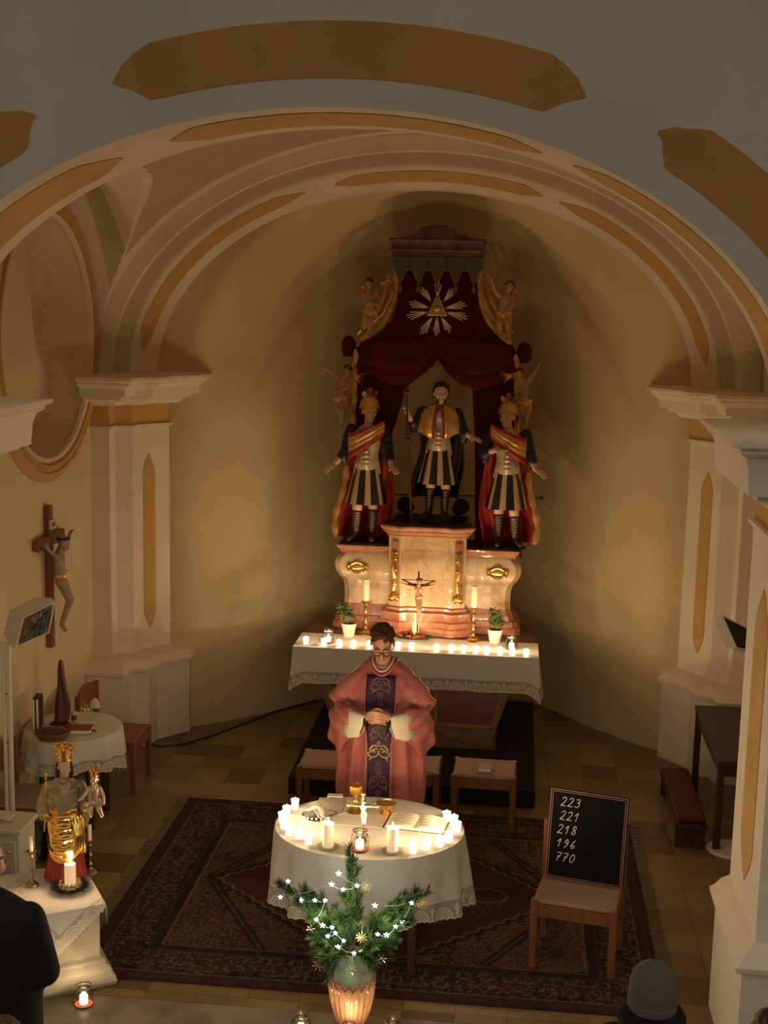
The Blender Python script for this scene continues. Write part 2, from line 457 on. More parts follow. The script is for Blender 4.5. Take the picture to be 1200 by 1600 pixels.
for j in range(NV):
    for i in range(NU):
        a = j*(NU+1)+i; x = (vv[a].x+vv[a+1].x)/2; y = (vv[a].y+vv[a+NU+1].y)/2
        gap = z_b(x)-z_c(y, x)
        bay = gap > .045 and y < 11.10
        vb.m = 1 if bay else (2 if gap <= 0 and 2.52 < abs(x) < 2.74 else 0)
        vb.add([], [])
        vb.f.append([a, a+1, a+NU+2, a+NU+1]); vb.mi.append(vb.m)
struct(vb.build('ceiling', [M_white, M_web, M_band], ang=30))
# ---------------- apse
def apse_plan(t):   # t 0..1 from right to left
    P = [(2.36,11.60),(2.20,11.78),(1.75,12.30),(1.25,12.90),(.85,13.18),(.3,13.28),(-.3,13.24),(-.85,13.02),(-1.25,12.62),(-1.75,12.03),(-2.25,11.62),(-2.42,11.5)]
    P = [(2.45,11.78),(2.15,11.86),(1.62,12.42),(1.18,12.98),(.75,13.22),(.25,13.30),(-.25,13.26),(-.72,13.08),(-1.12,12.76),(-1.60,12.20),(-2.15,11.74),(-2.46,11.72)]
    x = t*(len(P)-1); i = min(int(x), len(P)-2); f = x-i
    p0, p1, p2, p3 = P[max(i-1, 0)], P[i], P[i+1], P[min(i+2, len(P)-1)]
    return tuple(.5*((2*p1[c])+(-p0[c]+p2[c])*f+(2*p0[c]-5*p1[c]+4*p2[c]-p3[c])*f*f+(-p0[c]+3*p1[c]-3*p2[c]+p3[c])*f**3) for c in (0, 1))
am = MB(); rings = []
for z in (0., .8, 1.6, 2.4, 3.0, 3.38): rings.append([Vector((apse_plan(i/60)[0], max(apse_plan(i/60)[1], 11.76 if z > 3.2 else 0), z)) for i in range(61)])
for j in range(1, 25):
    ph = PI/2*j/24
    rings.append([Vector((-.02+(apse_plan(i/60)[0]+.02)*cos(ph), max(11.76, 11.62+(apse_plan(i/60)[1]-11.62)*cos(ph)**.8), 3.38+1.80*sin(ph))) for i in range(61)])
am.loft(rings, closed=False, cap=False)
M_apse = mat('apse_plaster', (.68,.55,.31), .85, var=.08, vscale=1.1, bump=.1, bscale=20)
struct(am.build('wall_apse', M_apse, ang=60))
# ---------------------------------------------------------------- materials
M_wood = mat('reddish_wood', (.25,.10,.035), .45, var=.25, vscale=5, stretch=(8,8,1), bump=.05, bscale=40, col2=(.20,.07,.025))
M_wood2 = mat('beech_wood', (.34,.17,.065), .5, stretch=(8,8,1), vscale=5, col2=(.26,.12,.045))
M_dark = mat('dark_wood', (.07,.025,.012), .5, vscale=6, col2=(.05,.018,.01), stretch=(6,6,1))
M_pad = mat('rose_beige_upholstery', (.34,.22,.16), .9, var=.08, vscale=90, bump=.3, bscale=300)
M_black = mat('black_cloth', (.012,.010,.009), .9)
M_blackp = mat('black_plastic', (.012,.012,.013), .35)
M_gold = mat('gilding', (.86,.55,.17), .28, metal=1., var=.12, vscale=20, bump=.15, bscale=60)
M_brass = mat('polished_brass', (.80,.55,.24), .22, metal=1.)
M_silver = mat('silver', (.75,.72,.66), .25, metal=1.)
M_linen = mat('white_linen', (.68,.64,.55), .85, var=.03, vscale=5, bump=.06, bscale=300)
M_paper = mat('paper', (.80,.72,.55), .8)
M_wax = mat('glowing_ivory_wax', (.85,.74,.52), .45, emit=.10, ecol=(1,.72,.35))  # faint warm emission added, although these candles are unlit
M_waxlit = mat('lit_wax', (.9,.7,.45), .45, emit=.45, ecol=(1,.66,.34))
M_cup = mat('glowing_votive_wax', (.9,.75,.5), .4, emit=3.0, ecol=(1,.70,.38))
M_flame = mat('candle_flame', (1,.7,.3), .5, emit=40., ecol=(1,.62,.25))
M_glass = mat('clear_glass', (.95,.97,.95), .03, trans=1., ior=1.3)
M_leaf = mat('green_leaf', (.055,.14,.025), .45, var=.4, vscale=20)
M_lace = cmat('lace', .85, alpha=True)
LINEN = (.68, .64, .55)

# ---------------------------------------------------------------- lace pattern: u metres along, v metres up from the hem, w band width
def lace(u, v, w=.12, per=.17):
    k = (u/per) % 1.0; x = (k-.5)*per
    sc_ = .010*abs(sin(PI*u/ (per/5)))
    if v < sc_: return (*LINEN, 0.)
    if v < sc_+.010: return (*LINEN, 1.)
    if v > w-.006: return (*LINEN, 1.)
    # a cross in the middle of every repeat
    cy = v-w*.50
    if abs(x) < .006 and abs(cy) < .036: return (*LINEN, 1.)
    if abs(cy-.010) < .006 and abs(x) < .021: return (*LINEN, 1.)
    # arches between the crosses
    xx = per/2-abs(x); r = sqrt(xx*xx+(v-.018)**2)
    if abs(r-.062) < .006 or abs(r-.045) < .0035: return (*LINEN, .95)
    if r < .04 and (int((xx+.5)*180) % 2 == 0): return (*LINEN, .85)
    if ((int(u*220)+int(v*220)) % 3) == 0: return (*LINEN, .75)
    return (*LINEN, .40)

# ---------------------------------------------------------------- rug
RX0, RX1, RY0, RY1 = -1.72, 1.84, 7.12, 9.98
rw, rh = (RX1-RX0)/2, (RY1-RY0)/2
def hsh(a, b): return (sin(a*12.9898+b*78.233)*43758.5453) % 1.0
MAR, NAV, CRM, RED, OCH = (.035,.007,.005), (.008,.006,.007), (.165,.10,.045), (.060,.007,.005), (.075,.028,.010)
def flower(x, y, s, ns=8, seed=0):
    """small stylised blossoms on a jittered lattice; returns colour or None"""
    i, j = math.floor(x/s), math.floor(y/s); ox = (hsh(i+seed, j)-.5)*.3*s; oy = (hsh(j+seed, i)-.5)*.3*s
    dx = x-(i+.5)*s-ox; dy = y-(j+.5)*s-oy; r = sqrt(dx*dx+dy*dy); a = math.atan2(dy, dx)
    R = s*(.30+.09*cos(6*a+hsh(i, j)*6))
    if r < s*.08: return OCH
    if abs(r-R) < s*.055: return CRM
    if r < R*.7: return (MAR, NAV, RED)[int(hsh(i*3, j*5)*3)]
    n = noise.noise(Vector((x*22, y*22, seed)))
    if abs(n) < .05: return CRM
    return None
def rug_col(co, _):
    X, Y = co.x, co.y; ax, ay = abs(X), abs(Y); d = min(rw-ax, rh-ay)
    if d < .035: return MAR
    if d < .045: return OCH
    if d < .10: return RED if int((X+Y)*16) % 2 else MAR
    if d < .11: return CRM
    if d < .36:
        c = flower(X, Y, .13, seed=3)
        return c if c and hsh(int(X*60), int(Y*60)) > .25 else NAV if abs(d-.235) > .06 else MAR
    if d < .375: return OCH
    if d < .44: return MAR if int((X-Y)*18) % 2 else NAV
    if d < .45: return CRM
    # field
    fx, fy = ax/(rw-.45), ay/(rh-.45)
    # toothed medallion
    k = fx*1.02+fy*.82; tooth = .035*(abs(((fx-fy)*7) % 1-.5)*2)
    m = k+tooth
    if m < .93:
        # leaf clusters and lozenge stars inside the medallion
        for (cx, cy, s) in ((.52,.0,.17),(0,.55,.17),(.0,.0,.30)):
            ddx, ddy = abs(fx-cx)/s, abs(fy-cy)/s; q = max(ddx+ddy*.4, ddy+ddx*.4)
            if q < .55: return NAV if (int(q*9) % 2) else OCH
            if .62 < q < .72: return CRM
            if q < .95 and abs(ddx-ddy) < .12: return NAV
        n = noise.noise(Vector((X*9, Y*9, 4)))
        return OCH if abs(n) < .018 else RED
    if m < .955: return CRM
    if m < 1.0: return NAV
    # pointed dark outline pieces and dense cream scrolls in the corners
    z = abs(((fx*2.1+fy*.9) % 1)-.5)
    if abs(z-.46) < .022: return NAV
    c = flower(X*1.0+.03, Y*1.1, .085, seed=9)
    return c if c else (MAR if noise.noise(Vector((X*4, Y*4, 1))) > 0 else OCH)
rb = MB(); nx, ny = 420, 330
def rugz(u, v):
    return Vector(((u*2-1)*rw, (v*2-1)*rh, .008+.0025*noise.noise(Vector((u*7, v*5, 0)))))
rb.grid(rugz, nx, ny)
rb.loft([[Vector((-rw,-rh,.008)),Vector((rw,-rh,.008)),Vector((rw,rh,.008)),Vector((-rw,rh,.008))],[Vector((-rw,-rh,0)),Vector((rw,-rh,0)),Vector((rw,rh,0)),Vector((-rw,rh,0))]], True, False)
rug = rb.build('rug', cmat('woven_wool', .95, bump=.3, bscale=400), loc=((RX0+RX1)/2, (RY0+RY1)/2, 0), ang=30)
paint(rug, rug_col)
tag(rug, 'dark red patterned oriental rug lying under the oval table', 'rug')
fr = MB()
for k in range(210):
    y = -rh+2*rh*(k+.5)/210
    for s in (-1, 1):
        j = rnd.uniform(-.01, .01); fr.tube([(s*rw, y, .005), (s*(rw+.04), y+j, .006), (s*(rw+.08+rnd.uniform(0,.02)), y+j*2, .004)], [.003,.0028,.002], 4)
tag(fr.build('fringe', mat('fringe_wool', (.24,.18,.10), .95), rug), kind='stuff')

# ---------------------------------------------------------------- oval altar table with cloth
TX, TY, TZ, TA, TB = .02, 7.66, .84, .59, .49
t = thing('oval_table', 'wooden oval table hidden beneath the candle-ringed white cloth', 'table', (TX, TY, .008))
mb = MB(); mb.lathe([(.97,-.035),(1,-.03),(1,-.008),(.985,-.002)], (0,0,TZ-.008), 48, TA-.012, TB-.012); mb.build('tabletop', M_wood2, t)
for sx in (-1, 1):
    for sy in (-1, 1):
        mb = MB(); mb.bar((sx*.30, sy*.24, TZ-.05), (sx*.30, sy*.24, 0), .05); mb.build('leg', M_dark, t, bevel=.004)
def cloth_fn(v0, v1, L, flare=.05):
    def fn(u, v):
        a = 2*PI*u; d = (v0+(v1-v0)*v)
        fold = (.5*cos(11*a+1.2*sin(3*a))+.35*cos(17*a+.7)+.3*cos(5*a))*d/L
        Ld = L*(1+.05*cos(4*a+.6)+.03*sin(7*a)); z = TZ-.004-Ld*d/L if d > 0 else TZ
        r = 1+.012*min(1, d/.03)+flare*(d/L)+.085*fold*min(1,d/.10)
        return Vector((TX+TA*r*cos(a), TY+TB*r*sin(a), z))
    return fn
L_ = .44
mb = MB()
rings = [[Vector((TX+TA*q*cos(2*PI*k/220), TY+TB*q*sin(2*PI*k/220), TZ+.002)) for k in range(220)] for q in (.02,.5,.9,.985)]
fn = cloth_fn(0, L_-.13, L_)
rings += [[fn(k/220, j/8) for k in range(220)] for j in range(9)]
mb.loft(rings, True, True)
cl = mb.build('tablecloth', M_linen, ang=50)
tag(cl, 'white cloth with a lace hem draped over the oval table', 'tablecloth')
mb = MB(); fn2 = cloth_fn(L_-.13, L_, L_); mb.grid(fn2, 900, 44)
ln = mb.build('lace_hem', M_lace, cl, ang=80)
paint(ln, lambda co, i: lace((i % 901)/900*3.6, (1-(i//901)/44)*.13, .13, .18))
# crease lines of the ironed folds
mb = MB()
for p, q in (((-.40,0),(.40,-.02)),((.09,-.02),(.12,.42))):
    mb.tube([(TX+p[0]+(q[0]-p[0])*k/6, TY+p[1]+(q[1]-p[1])*k/6, TZ+.0015) for k in range(7)], .0018, 5)
mb.build('ironed_crease', M_linen, cl)

# ---------------------------------------------------------------- chairs
def chair(name, label, cat, loc, rz, w=.50, d=.44, back=True, padm=None, wood=None, group=None, sh=.45):
    wood = wood or M_wood; t = thing(name, label, cat, loc, rz, group)
    mb = MB(); mb.bx(-w/2+.01, w/2-.01, -d/2+.01, d/2-.02, sh-.03, sh); mb.build('seat', padm or M_pad, t, bevel=.012)
    mb = MB(); mb.bx(-w/2+.045, w/2-.045, -d/2+.005, -d/2+.03, sh-.11, sh-.03); mb.bx(-w/2+.045, w/2-.045, d/2-.03, d/2-.005, sh-.11, sh-.03)
    for s in (-1, 1): mb.bx(s*(w/2-.03), s*(w/2-.005), -d/2+.045, d/2-.045, sh-.11, sh-.03)
    mb.build('seat_frame', wood, t, bevel=.003)
    for sx in (-1, 1):
        for sy in (-1, 1):
            mb = MB(); x = sx*(w/2-.0225); y = sy*(d/2-.0225)
            top = sh-.005 if (sy < 0 or not back) else sh+.36
            mb.box((x, y, top/2), (.046, .046, top)); mb.build('leg', wood, t, bevel=.005)
    if back:
        mb = MB(); rr = []
        for k in range(9):
            u = k/8*2-1; x = u*(w/2-.045); yb = d/2-.02+.02*(1-u*u); zt = sh+.36+.03*(1-u*u)
            rr.append([Vector((x,yb-.011,sh+.17)), Vector((x,yb+.011,sh+.17)), Vector((x,yb+.011,zt)), Vector((x,yb-.011,zt))])
        mb.loft(rr, True, True); mb.build('backrest', wood, t, ang=30)
    return t
cA = Vector((1.31, 7.62, 0)); crz = -.19
cc = Vector((1.295+.22*sin(.19), 7.55+.22*cos(.19), .0))
chair('wooden_chair', 'light wooden chair with beige seat holding the hymn board', 'chair', (cc.x, cc.y, .01), crz, .53, .44)
# ---------------------------------------------------------------- hymn board
DIG = {'2': [[(0,.8),(.2,1),(.5,1),(.62,.75),(.4,.4),(0,0),(.3,.03),(.75,0)]],
 '3': [[(.05,.85),(.3,1),(.6,.85),(.5,.6),(.25,.55),(.55,.5),(.68,.25),(.4,0),(.0,.1)]],
 '1': [[(.0,.6),(.42,1),(.32,0)]], '8': [[(.5,.95),(.2,1),(.08,.75),(.35,.55),(.6,.3),(.35,0),(.05,.15),(.2,.45),(.55,.7),(.5,.95)]],
 '9': [[(.6,.8),(.35,1),(.08,.75),(.25,.5),(.55,.65),(.6,.85),(.5,.3),(.15,0)]], '6': [[(.55,1),(.2,.65),(.05,.25),(.3,0),(.6,.2),(.45,.45),(.1,.3)]],
 '7': [[(0,.95),(.35,1),(.7,.95),(.35,.4),(.2,0)],[(.15,.5),(.6,.55)]], '0': [[(.35,1),(.05,.6),(.1,.1),(.4,0),(.7,.4),(.6,.85),(.35,1)]]}
bt = thing('hymn_board', 'black chalkboard with hymn numbers in chalk, leaning on the chair', 'board')
BL = at(850, 1370, Z=.472); BR = at(972, 1391, Z=.472)
ux = (BR-BL); W = ux.length; ux.normalize(); nb_ = Vector((-ux.y, ux.x, 0))
uy = (Vector((0,0,1))*cos(.16)+nb_*sin(.16)).normalized(); nz = ux.cross(uy)
H = .575
bt.matrix_world = Matrix(((ux.x,uy.x,nz.x,BL.x),(ux.y,uy.y,nz.y,BL.y),(ux.z,uy.z,nz.z,BL.z),(0,0,0,1)))
mb = MB(); mb.bx(0, W, 0, H, -.018, 0); mb.build('panel', mat('black_slate', (.006,.006,.006), .8, spec=.15), bt, bevel=.003)
mb = MB()
for o_, w_ in ((.004,.004),(.017,.0028)):
    mb.bx(o_, W-o_, H-o_-w_, H-o_, 0, .0015); mb.bx(o_, W-o_, o_, o_+w_, 0, .0015)
    mb.bx(o_, o_+w_, o_, H-o_, 0, .0015); mb.bx(W-o_-w_, W-o_, o_, H-o_, 0, .0015)
mb.build('border_line', mat('rose_paint', (.55,.25,.22), .6), bt)
mb = MB()
for r, (s, x0) in enumerate((('223',.072),('221',.072),('218',.062),('196',.062),('770',.062))):
    y0 = H-.105-r*.088; x = x0
    for ch in s:
        for st in DIG[ch]:
            pts = [(x+px_*.042+py_*.012, y0+py_*.055, .002) for px_, py_ in st]
            q = []
            for i in range(len(pts)-1):
                for k in range(3): q.append(tuple(pts[i][c]+(pts[i+1][c]-pts[i][c])*k/3 for c in range(3)))
            q.append(pts[-1]); mb.tube(q, .0024, 5)
        x += .044
mb.build('chalk_number', mat('white_chalk', (.85,.83,.78), .95), bt)

# ---------------------------------------------------------------- stools behind the priest, book on one
stg = None
chair('padded_stool', 'low wooden seat with a book on its cushion, behind the priest', 'stool', (.69, 9.86, .01), -.02, .50, .42, False, wood=mat('brown_stool_wood', (.20,.085,.03), .5, stretch=(8,8,1), vscale=5, col2=(.15,.06,.02)))
chair('padded_stool', 'low wooden seat showing left of the robe, no book on it', 'stool', (-.53, 9.86, .01), .0, .50, .42, False, wood=MATS['brown_stool_wood'])
chair('padded_stool', 'wooden seat mostly hidden straight behind the robed priest', 'stool', (.09, 9.86, .01), .0, .50, .42, False, wood=MATS['brown_stool_wood'])
bp = at(757, 1200, Z=.475)
def book(name, label, loc, rz, w, d, h, cover, cat='book', ribbon=False, group=None):
    t = thing(name, label, cat, loc, rz, group)
    mb = MB(); mb.bx(-w/2, w/2, -d/2, d/2, h-.003, h); mb.bx(-w/2, w/2, -d/2, d/2, 0, .003); mb.bx(-w/2, -w/2+.004, -d/2, d/2, 0, h)
    mb.build('cover', cover, t, bevel=.001)
    mb = MB(); mb.bx(-w/2+.004, w/2-.005, -d/2+.005, d/2-.005, .003, h-.003); mb.build('pages', M_paper, t)
    return t
book('hymnal', 'small grey book lying on the cushioned stool right of the priest', (bp.x, bp.y, .461), 0, .105, .12, .035, mat('grey_cover', (.25,.22,.16), .7))
# ---------------------------------------------------------------- altar platform
mb = MB(); mb.bx(-.94, 1.10, 10.20, 12.6, 0, .15); tag(mb.build('altar_platform', M_black, bevel=.008), 'low black carpeted platform carrying the altar behind the stools', 'platform')

# ---------------------------------------------------------------- chairs by the left wall and round side table
chair('wooden_chair', 'dark wooden chair at the far side of the round side table', 'chair', (-2.43, 10.23, 0), PI/2, .50, .50, True, padm=M_wood)
SX, SY, SZ, SR = -2.50, 9.44, .75, .37
t = thing('round_side_table', 'round side table under a white cloth by the left wall', 'table', (SX, SY, 0))
mb = MB(); mb.lathe([(.35,-.03),(.36,-.02),(.36,-.005),(.35,-.001)], (0,0,SZ), 36); mb.build('tabletop', M_dark, t)
for a in (45, 135, 225, 315):
    mb = MB(); mb.bar((.25*cos(math.radians(a)), .25*sin(math.radians(a)), SZ-.03), (.27*cos(math.radians(a)), .27*sin(math.radians(a)), 0), .045); mb.build('leg', M_dark, t)
def scloth(v0, v1):
    def fn(u, v):
        a = 2*PI*u; d = v0+(v1-v0)*v
        L = .27*(1+.10*cos(4*a+.4)+.05*cos(9*a)); f = .055*(cos(9*a+sin(2*a))+.6*cos(14*a+1))*d
        r = SR*(1+.02*min(1,d/.1)+.06*d+f)
        return Vector((SX+r*cos(a), SY+r*sin(a), SZ+.002-L*d))
    return fn
mb = MB(); fn = scloth(0,.62)
rings = [[Vector((SX+SR*q*cos(2*PI*k/160), SY+SR*q*sin(2*PI*k/160), SZ+.004)) for k in range(160)] for q in (.02,.6,.985)]
rings += [[fn(k/160, j/6) for k in range(160)] for j in range(7)]
mb.loft(rings, True, True); scl = mb.build('tablecloth', M_linen, ang=50); tag(scl, 'white lace-edged cloth on the round side table by the left wall', 'tablecloth')
mb = MB(); fn = scloth(.62,1); mb.grid(fn, 700, 34); ln = mb.build('lace_hem', M_lace, scl, ang=80)
paint(ln, lambda co, i: lace((i % 701)/700*2.8, (1-(i//701)/34)*.105, .105, .17))
chair('wooden_chair', 'wooden chair behind the crowned statue, nearest the floor lamp', 'chair', (-2.60, 8.78, 0), PI/2, .46, .44, True)
# ---------------------------------------------------------------- bench along the right wall
t = thing('credence_table', 'narrow dark wooden side table along the right wall beside the pilaster', 'table', (2.65, 10.28, 0))
mb = MB(); mb.bx(-.22, .22, -.76, .60, .70, .74); mb.build('tabletop', M_dark, t, bevel=.005)
mb = MB(); mb.bx(-.20, .20, -.72, .56, .60, .70); mb.build('apron', M_dark, t)
for y in (-.71, .55):
    for x in (-.19, .19):
        mb = MB(); mb.bx(x-.025, x+.025, y-.025, y+.025, 0, .70); mb.build('leg', M_dark, t)
t = thing('low_kneeler', 'low dark kneeling bench on the floor before the right bench', 'bench', (2.27, 10.1, 0))
mb = MB(); mb.bx(-.12, .12, -.55, .65, .17, .20); mb.build('kneeling_board', M_dark, t, bevel=.004)
mb = MB(); mb.bx(-.11, .11, -.5, .6, .20, .24); mb.build('kneeling_pad', mat('dark_red_pad', (.10,.02,.015), .8), t, bevel=.015)
for y in (-.48, .58):
    mb = MB(); mb.bx(-.11, .11, y-.02, y+.02, 0, .17); mb.build('leg', M_dark, t)
# black cable along the floor
pts = [at(x, y, Z=.008) for x, y in ((222,1160),(250,1166),(285,1163),(330,1150),(380,1131),(430,1112),(470,1101),(496,1094))]
mb = MB(); mb.tube(pts, .008, 6); tag(mb.build('floor_cable', M_blackp), 'black cable running over the tiles toward the altar', 'cable')
# ---------------------------------------------------------------- main altar
def marble(name, c1, c2, vein, rough=.3, scale=2.2):
    m = bpy.data.materials.new(name); m.use_nodes = True; nt = m.node_tree; b = nt.nodes['Principled BSDF']; N = nt.nodes.new; L = nt.links.new
    tc = N('ShaderNodeTexCoord'); n = N('ShaderNodeTexNoise'); n.inputs['Scale'].default_value = scale; n.inputs['Detail'].default_value = 6; n.inputs['Distortion'].default_value = 1.2
    L(tc.outputs['Object'], n.inputs[0])
    r = N('ShaderNodeValToRGB'); r.color_ramp.elements[0].color = (*c1,1); r.color_ramp.elements[0].position = .40; r.color_ramp.elements[1].color = (*c2,1); r.color_ramp.elements[1].position = .60
    L(n.outputs[0], r.inputs[0])
    n2 = N('ShaderNodeTexNoise'); n2.inputs['Scale'].default_value = scale*1.3; n2.inputs['Detail'].default_value = 3; n2.inputs['Distortion'].default_value = 2.5; L(tc.outputs['Object'], n2.inputs[0])
    s = N('ShaderNodeMath'); s.operation = 'SUBTRACT'; s.inputs[1].default_value = .5; L(n2.outputs[0], s.inputs[0])
    a = N('ShaderNodeMath'); a.operation = 'ABSOLUTE'; L(s.outputs[0], a.inputs[0])
    r2 = N('ShaderNodeValToRGB'); r2.color_ramp.elements[0].color = (.5,.5,.5,1); r2.color_ramp.elements[1].color = (0,0,0,1); r2.color_ramp.elements[1].position = .04; L(a.outputs[0], r2.inputs[0])
    mx = N('ShaderNodeMix'); mx.data_type = 'RGBA'; L(r2.outputs[0], mx.inputs[0]); L(r.outputs[0], mx.inputs[6]); mx.inputs[7].default_value = (*vein,1)
    L(mx.outputs[2], b.inputs['Base Color']); b.inputs['Roughness'].default_value = rough; b.inputs['Coat Weight'].default_value = .3
    MATS[name] = m; return m
M_mcream = marble('cream_gold_marble', (.60,.41,.20), (.72,.55,.34), (.46,.24,.10))
M_mred = marble('rose_red_marble', (.36,.12,.06), (.46,.21,.12), (.55,.34,.20), scale=4)
MAX, MAZ, MAY0, MAY1 = .015, 1.0, 11.17, 11.72
t = thing('altar_block', 'wooden altar with two moulded front panels under the white cloth', 'altar', (MAX, 11.45, .15))
mb = MB()
def trap(z0, x0, z1, x1, y0, y1, y0b=None):
    y0b = y0 if y0b is None else y0b
    mb.loft([[Vector((-x0,y0b,z0)),Vector((x0,y0b,z0)),Vector((x0,y1,z0)),Vector((-x0,y1,z0))],[Vector((-x1,y0,z1)),Vector((x1,y0,z1)),Vector((x1,y1,z1)),Vector((-x1,y1,z1))]], True, True)
M_altw = mat('olive_brown_wood', (.22,.12,.045), .45, stretch=(2,2,9), vscale=4, col2=(.16,.08,.03))
trap(.0,.74,.06,.74,-.32,.90); trap(.06,.70,.76,.93,-.22,.90,-.30); trap(.76,.97,.80,.97,-.25,.92); mb.build('body', M_altw, t, smooth=False)
mb = MB(); mb.bx(-1.06, 1.06, -.27, .92, .80, .845); mb.build('table_slab', M_altw, t, bevel=.004)
for s in (-1, 1):
    x0, x1 = (.20,.76); z0, z1 = (.20,.56)
    def fy(z): return -.30+(z-.06)/.70*.08-.0
    q = [Vector((s*x0,fy(z0)-.004,z0)),Vector((s*x1*.94,fy(z0)-.004,z0)),Vector((s*x1*1.03,fy(z1)-.004,z1)),Vector((s*x0,fy(z1)-.004,z1))]
    mb = MB(); mb.prism(q if s > 0 else q[::-1], (0,.02,0)); pn = mb.build('front_panel', mat('red_brown_panel', (.20,.065,.025), .35, vscale=9, col2=(.13,.04,.015), stretch=(1,1,6)), t, smooth=False)
    mb = MB()
    for i in range(4): mb.bar(q[i], q[(i+1) % 4], .028, .03)
    mb.build('panel_moulding', mat('gold_brown_moulding', (.33,.17,.06), .3), pn, bevel=.004)
# altar cloth
def acloth():
    mb = MB(); x0, x1, y0, y1, z = -1.075, 1.105, 11.155, 11.655, 1.003
    return x0, x1, y0, y1, z
x0, x1, y0, y1, zt = acloth()
M_linen2 = M_linen
def cpoint(u, d):
    """u along the front edge (-.12..1.12 wraps the corners), d drop"""
    f = .010*sin(u*26)+.006*sin(u*57+1); k = d/.33
    if u < 0:
        w = -u/.10; return Vector((x0-.012*k-.05*k*w*(1-w)*2-.02*k, y0-.015*k+w*.25, zt-d*(1+.22*(1-w))))
    if u > 1:
        w = (u-1)/.10; return Vector((x1+.012*k+.05*k*w*(1-w)*2+.02*k, y0-.015*k+w*.25, zt-d*(1+.22*(1-w))))
    e = max(0, 1-min(u, 1-u)/.05); return Vector((x0+(x1-x0)*u+(-.03 if u < .5 else .03)*k*e, y0-.012*k-(f+.012)*k-.02*k*e, zt-d*(1+.24*e**1.5)))
US = [-.10+1.20*i/300 for i in range(301)]
mb = MB()
top = [Vector((x0+(x1-x0)*min(1, max(0, u)), y1, zt)) if 0 <= u <= 1 else Vector((x0 if u < 0 else x1, y1 if abs(u) > 9 else y0+( -u if u < 0 else u-1)/.10*.25, zt)) for u in US]
rows = [[cpoint(u, .215*j/8) for u in US] for j in range(9)]
mb.loft([top]+rows, closed=False, cap=False)
mb.bx(x0, x1, y0, y1, zt-.012, zt-.0005)
ac = mb.build('altar_cloth', M_linen2, ang=50); tag(ac, 'long white cloth with crosses in its lace border on the altar', 'altar cloth')
mb = MB(); rows = [[cpoint(-.10+1.20*i/1000, .215+.115*j/36) for i in range(1001)] for j in range(37)]
mb.loft(rows, closed=False, cap=False); ln = mb.build('lace_border', M_lace, ac, ang=80)
paint(ln, lambda co, i: lace((i % 1001)/1000*2.64, (1-(i//1001)/36)*.115, .115, .17))

# ---------------------------------------------------------------- retable base
RB = thing('altar_retable', 'marbled reredos base with raised tabernacle block behind the altar', 'altar', (0.055, 12.05, .0))
def lprism(mb, prof, plan):
    """moulded block: closed plan polygon, (offset, z) profile"""
    pier(mb, plan, prof)
cp = [(-.30,.34),(-.30,-.10),(-.36,-.10),(-.36,-.16),(-.24,-.22),(-.19,-.19),(.19,-.19),(.24,-.22),(.36,-.16),(.36,-.10),(.30,-.10),(.30,.34)]
mb = MB(); lprism(mb, [(.11,1.0),(.11,1.06),(.09,1.075),(.09,1.12),(.07,1.13),(.055,1.17),(.055,1.20),(.02,1.215),(.02,1.24),(0,1.25)], cp)
mb.build('tabernacle_base', M_mred, RB, ang=25)
mb = MB(); lprism(mb, [(0,1.25),(0,1.91)], cp); body = mb.build('tabernacle_body', M_mcream, RB, ang=25)
mb = MB(); lprism(mb, [(0,1.91),(.015,1.915),(.015,1.93),(.04,1.95),(.05,1.955),(.05,1.97),(.075,1.995),(.08,2.0),(.08,2.015),(.0,2.022)], cp); mb.build('tabernacle_cornice', M_mred, RB, ang=25)
mb = MB(); lprism(mb, [(.045,2.022),(.045,2.034),(0,2.035)], cp); mb.build('top_board', M_dark, RB)
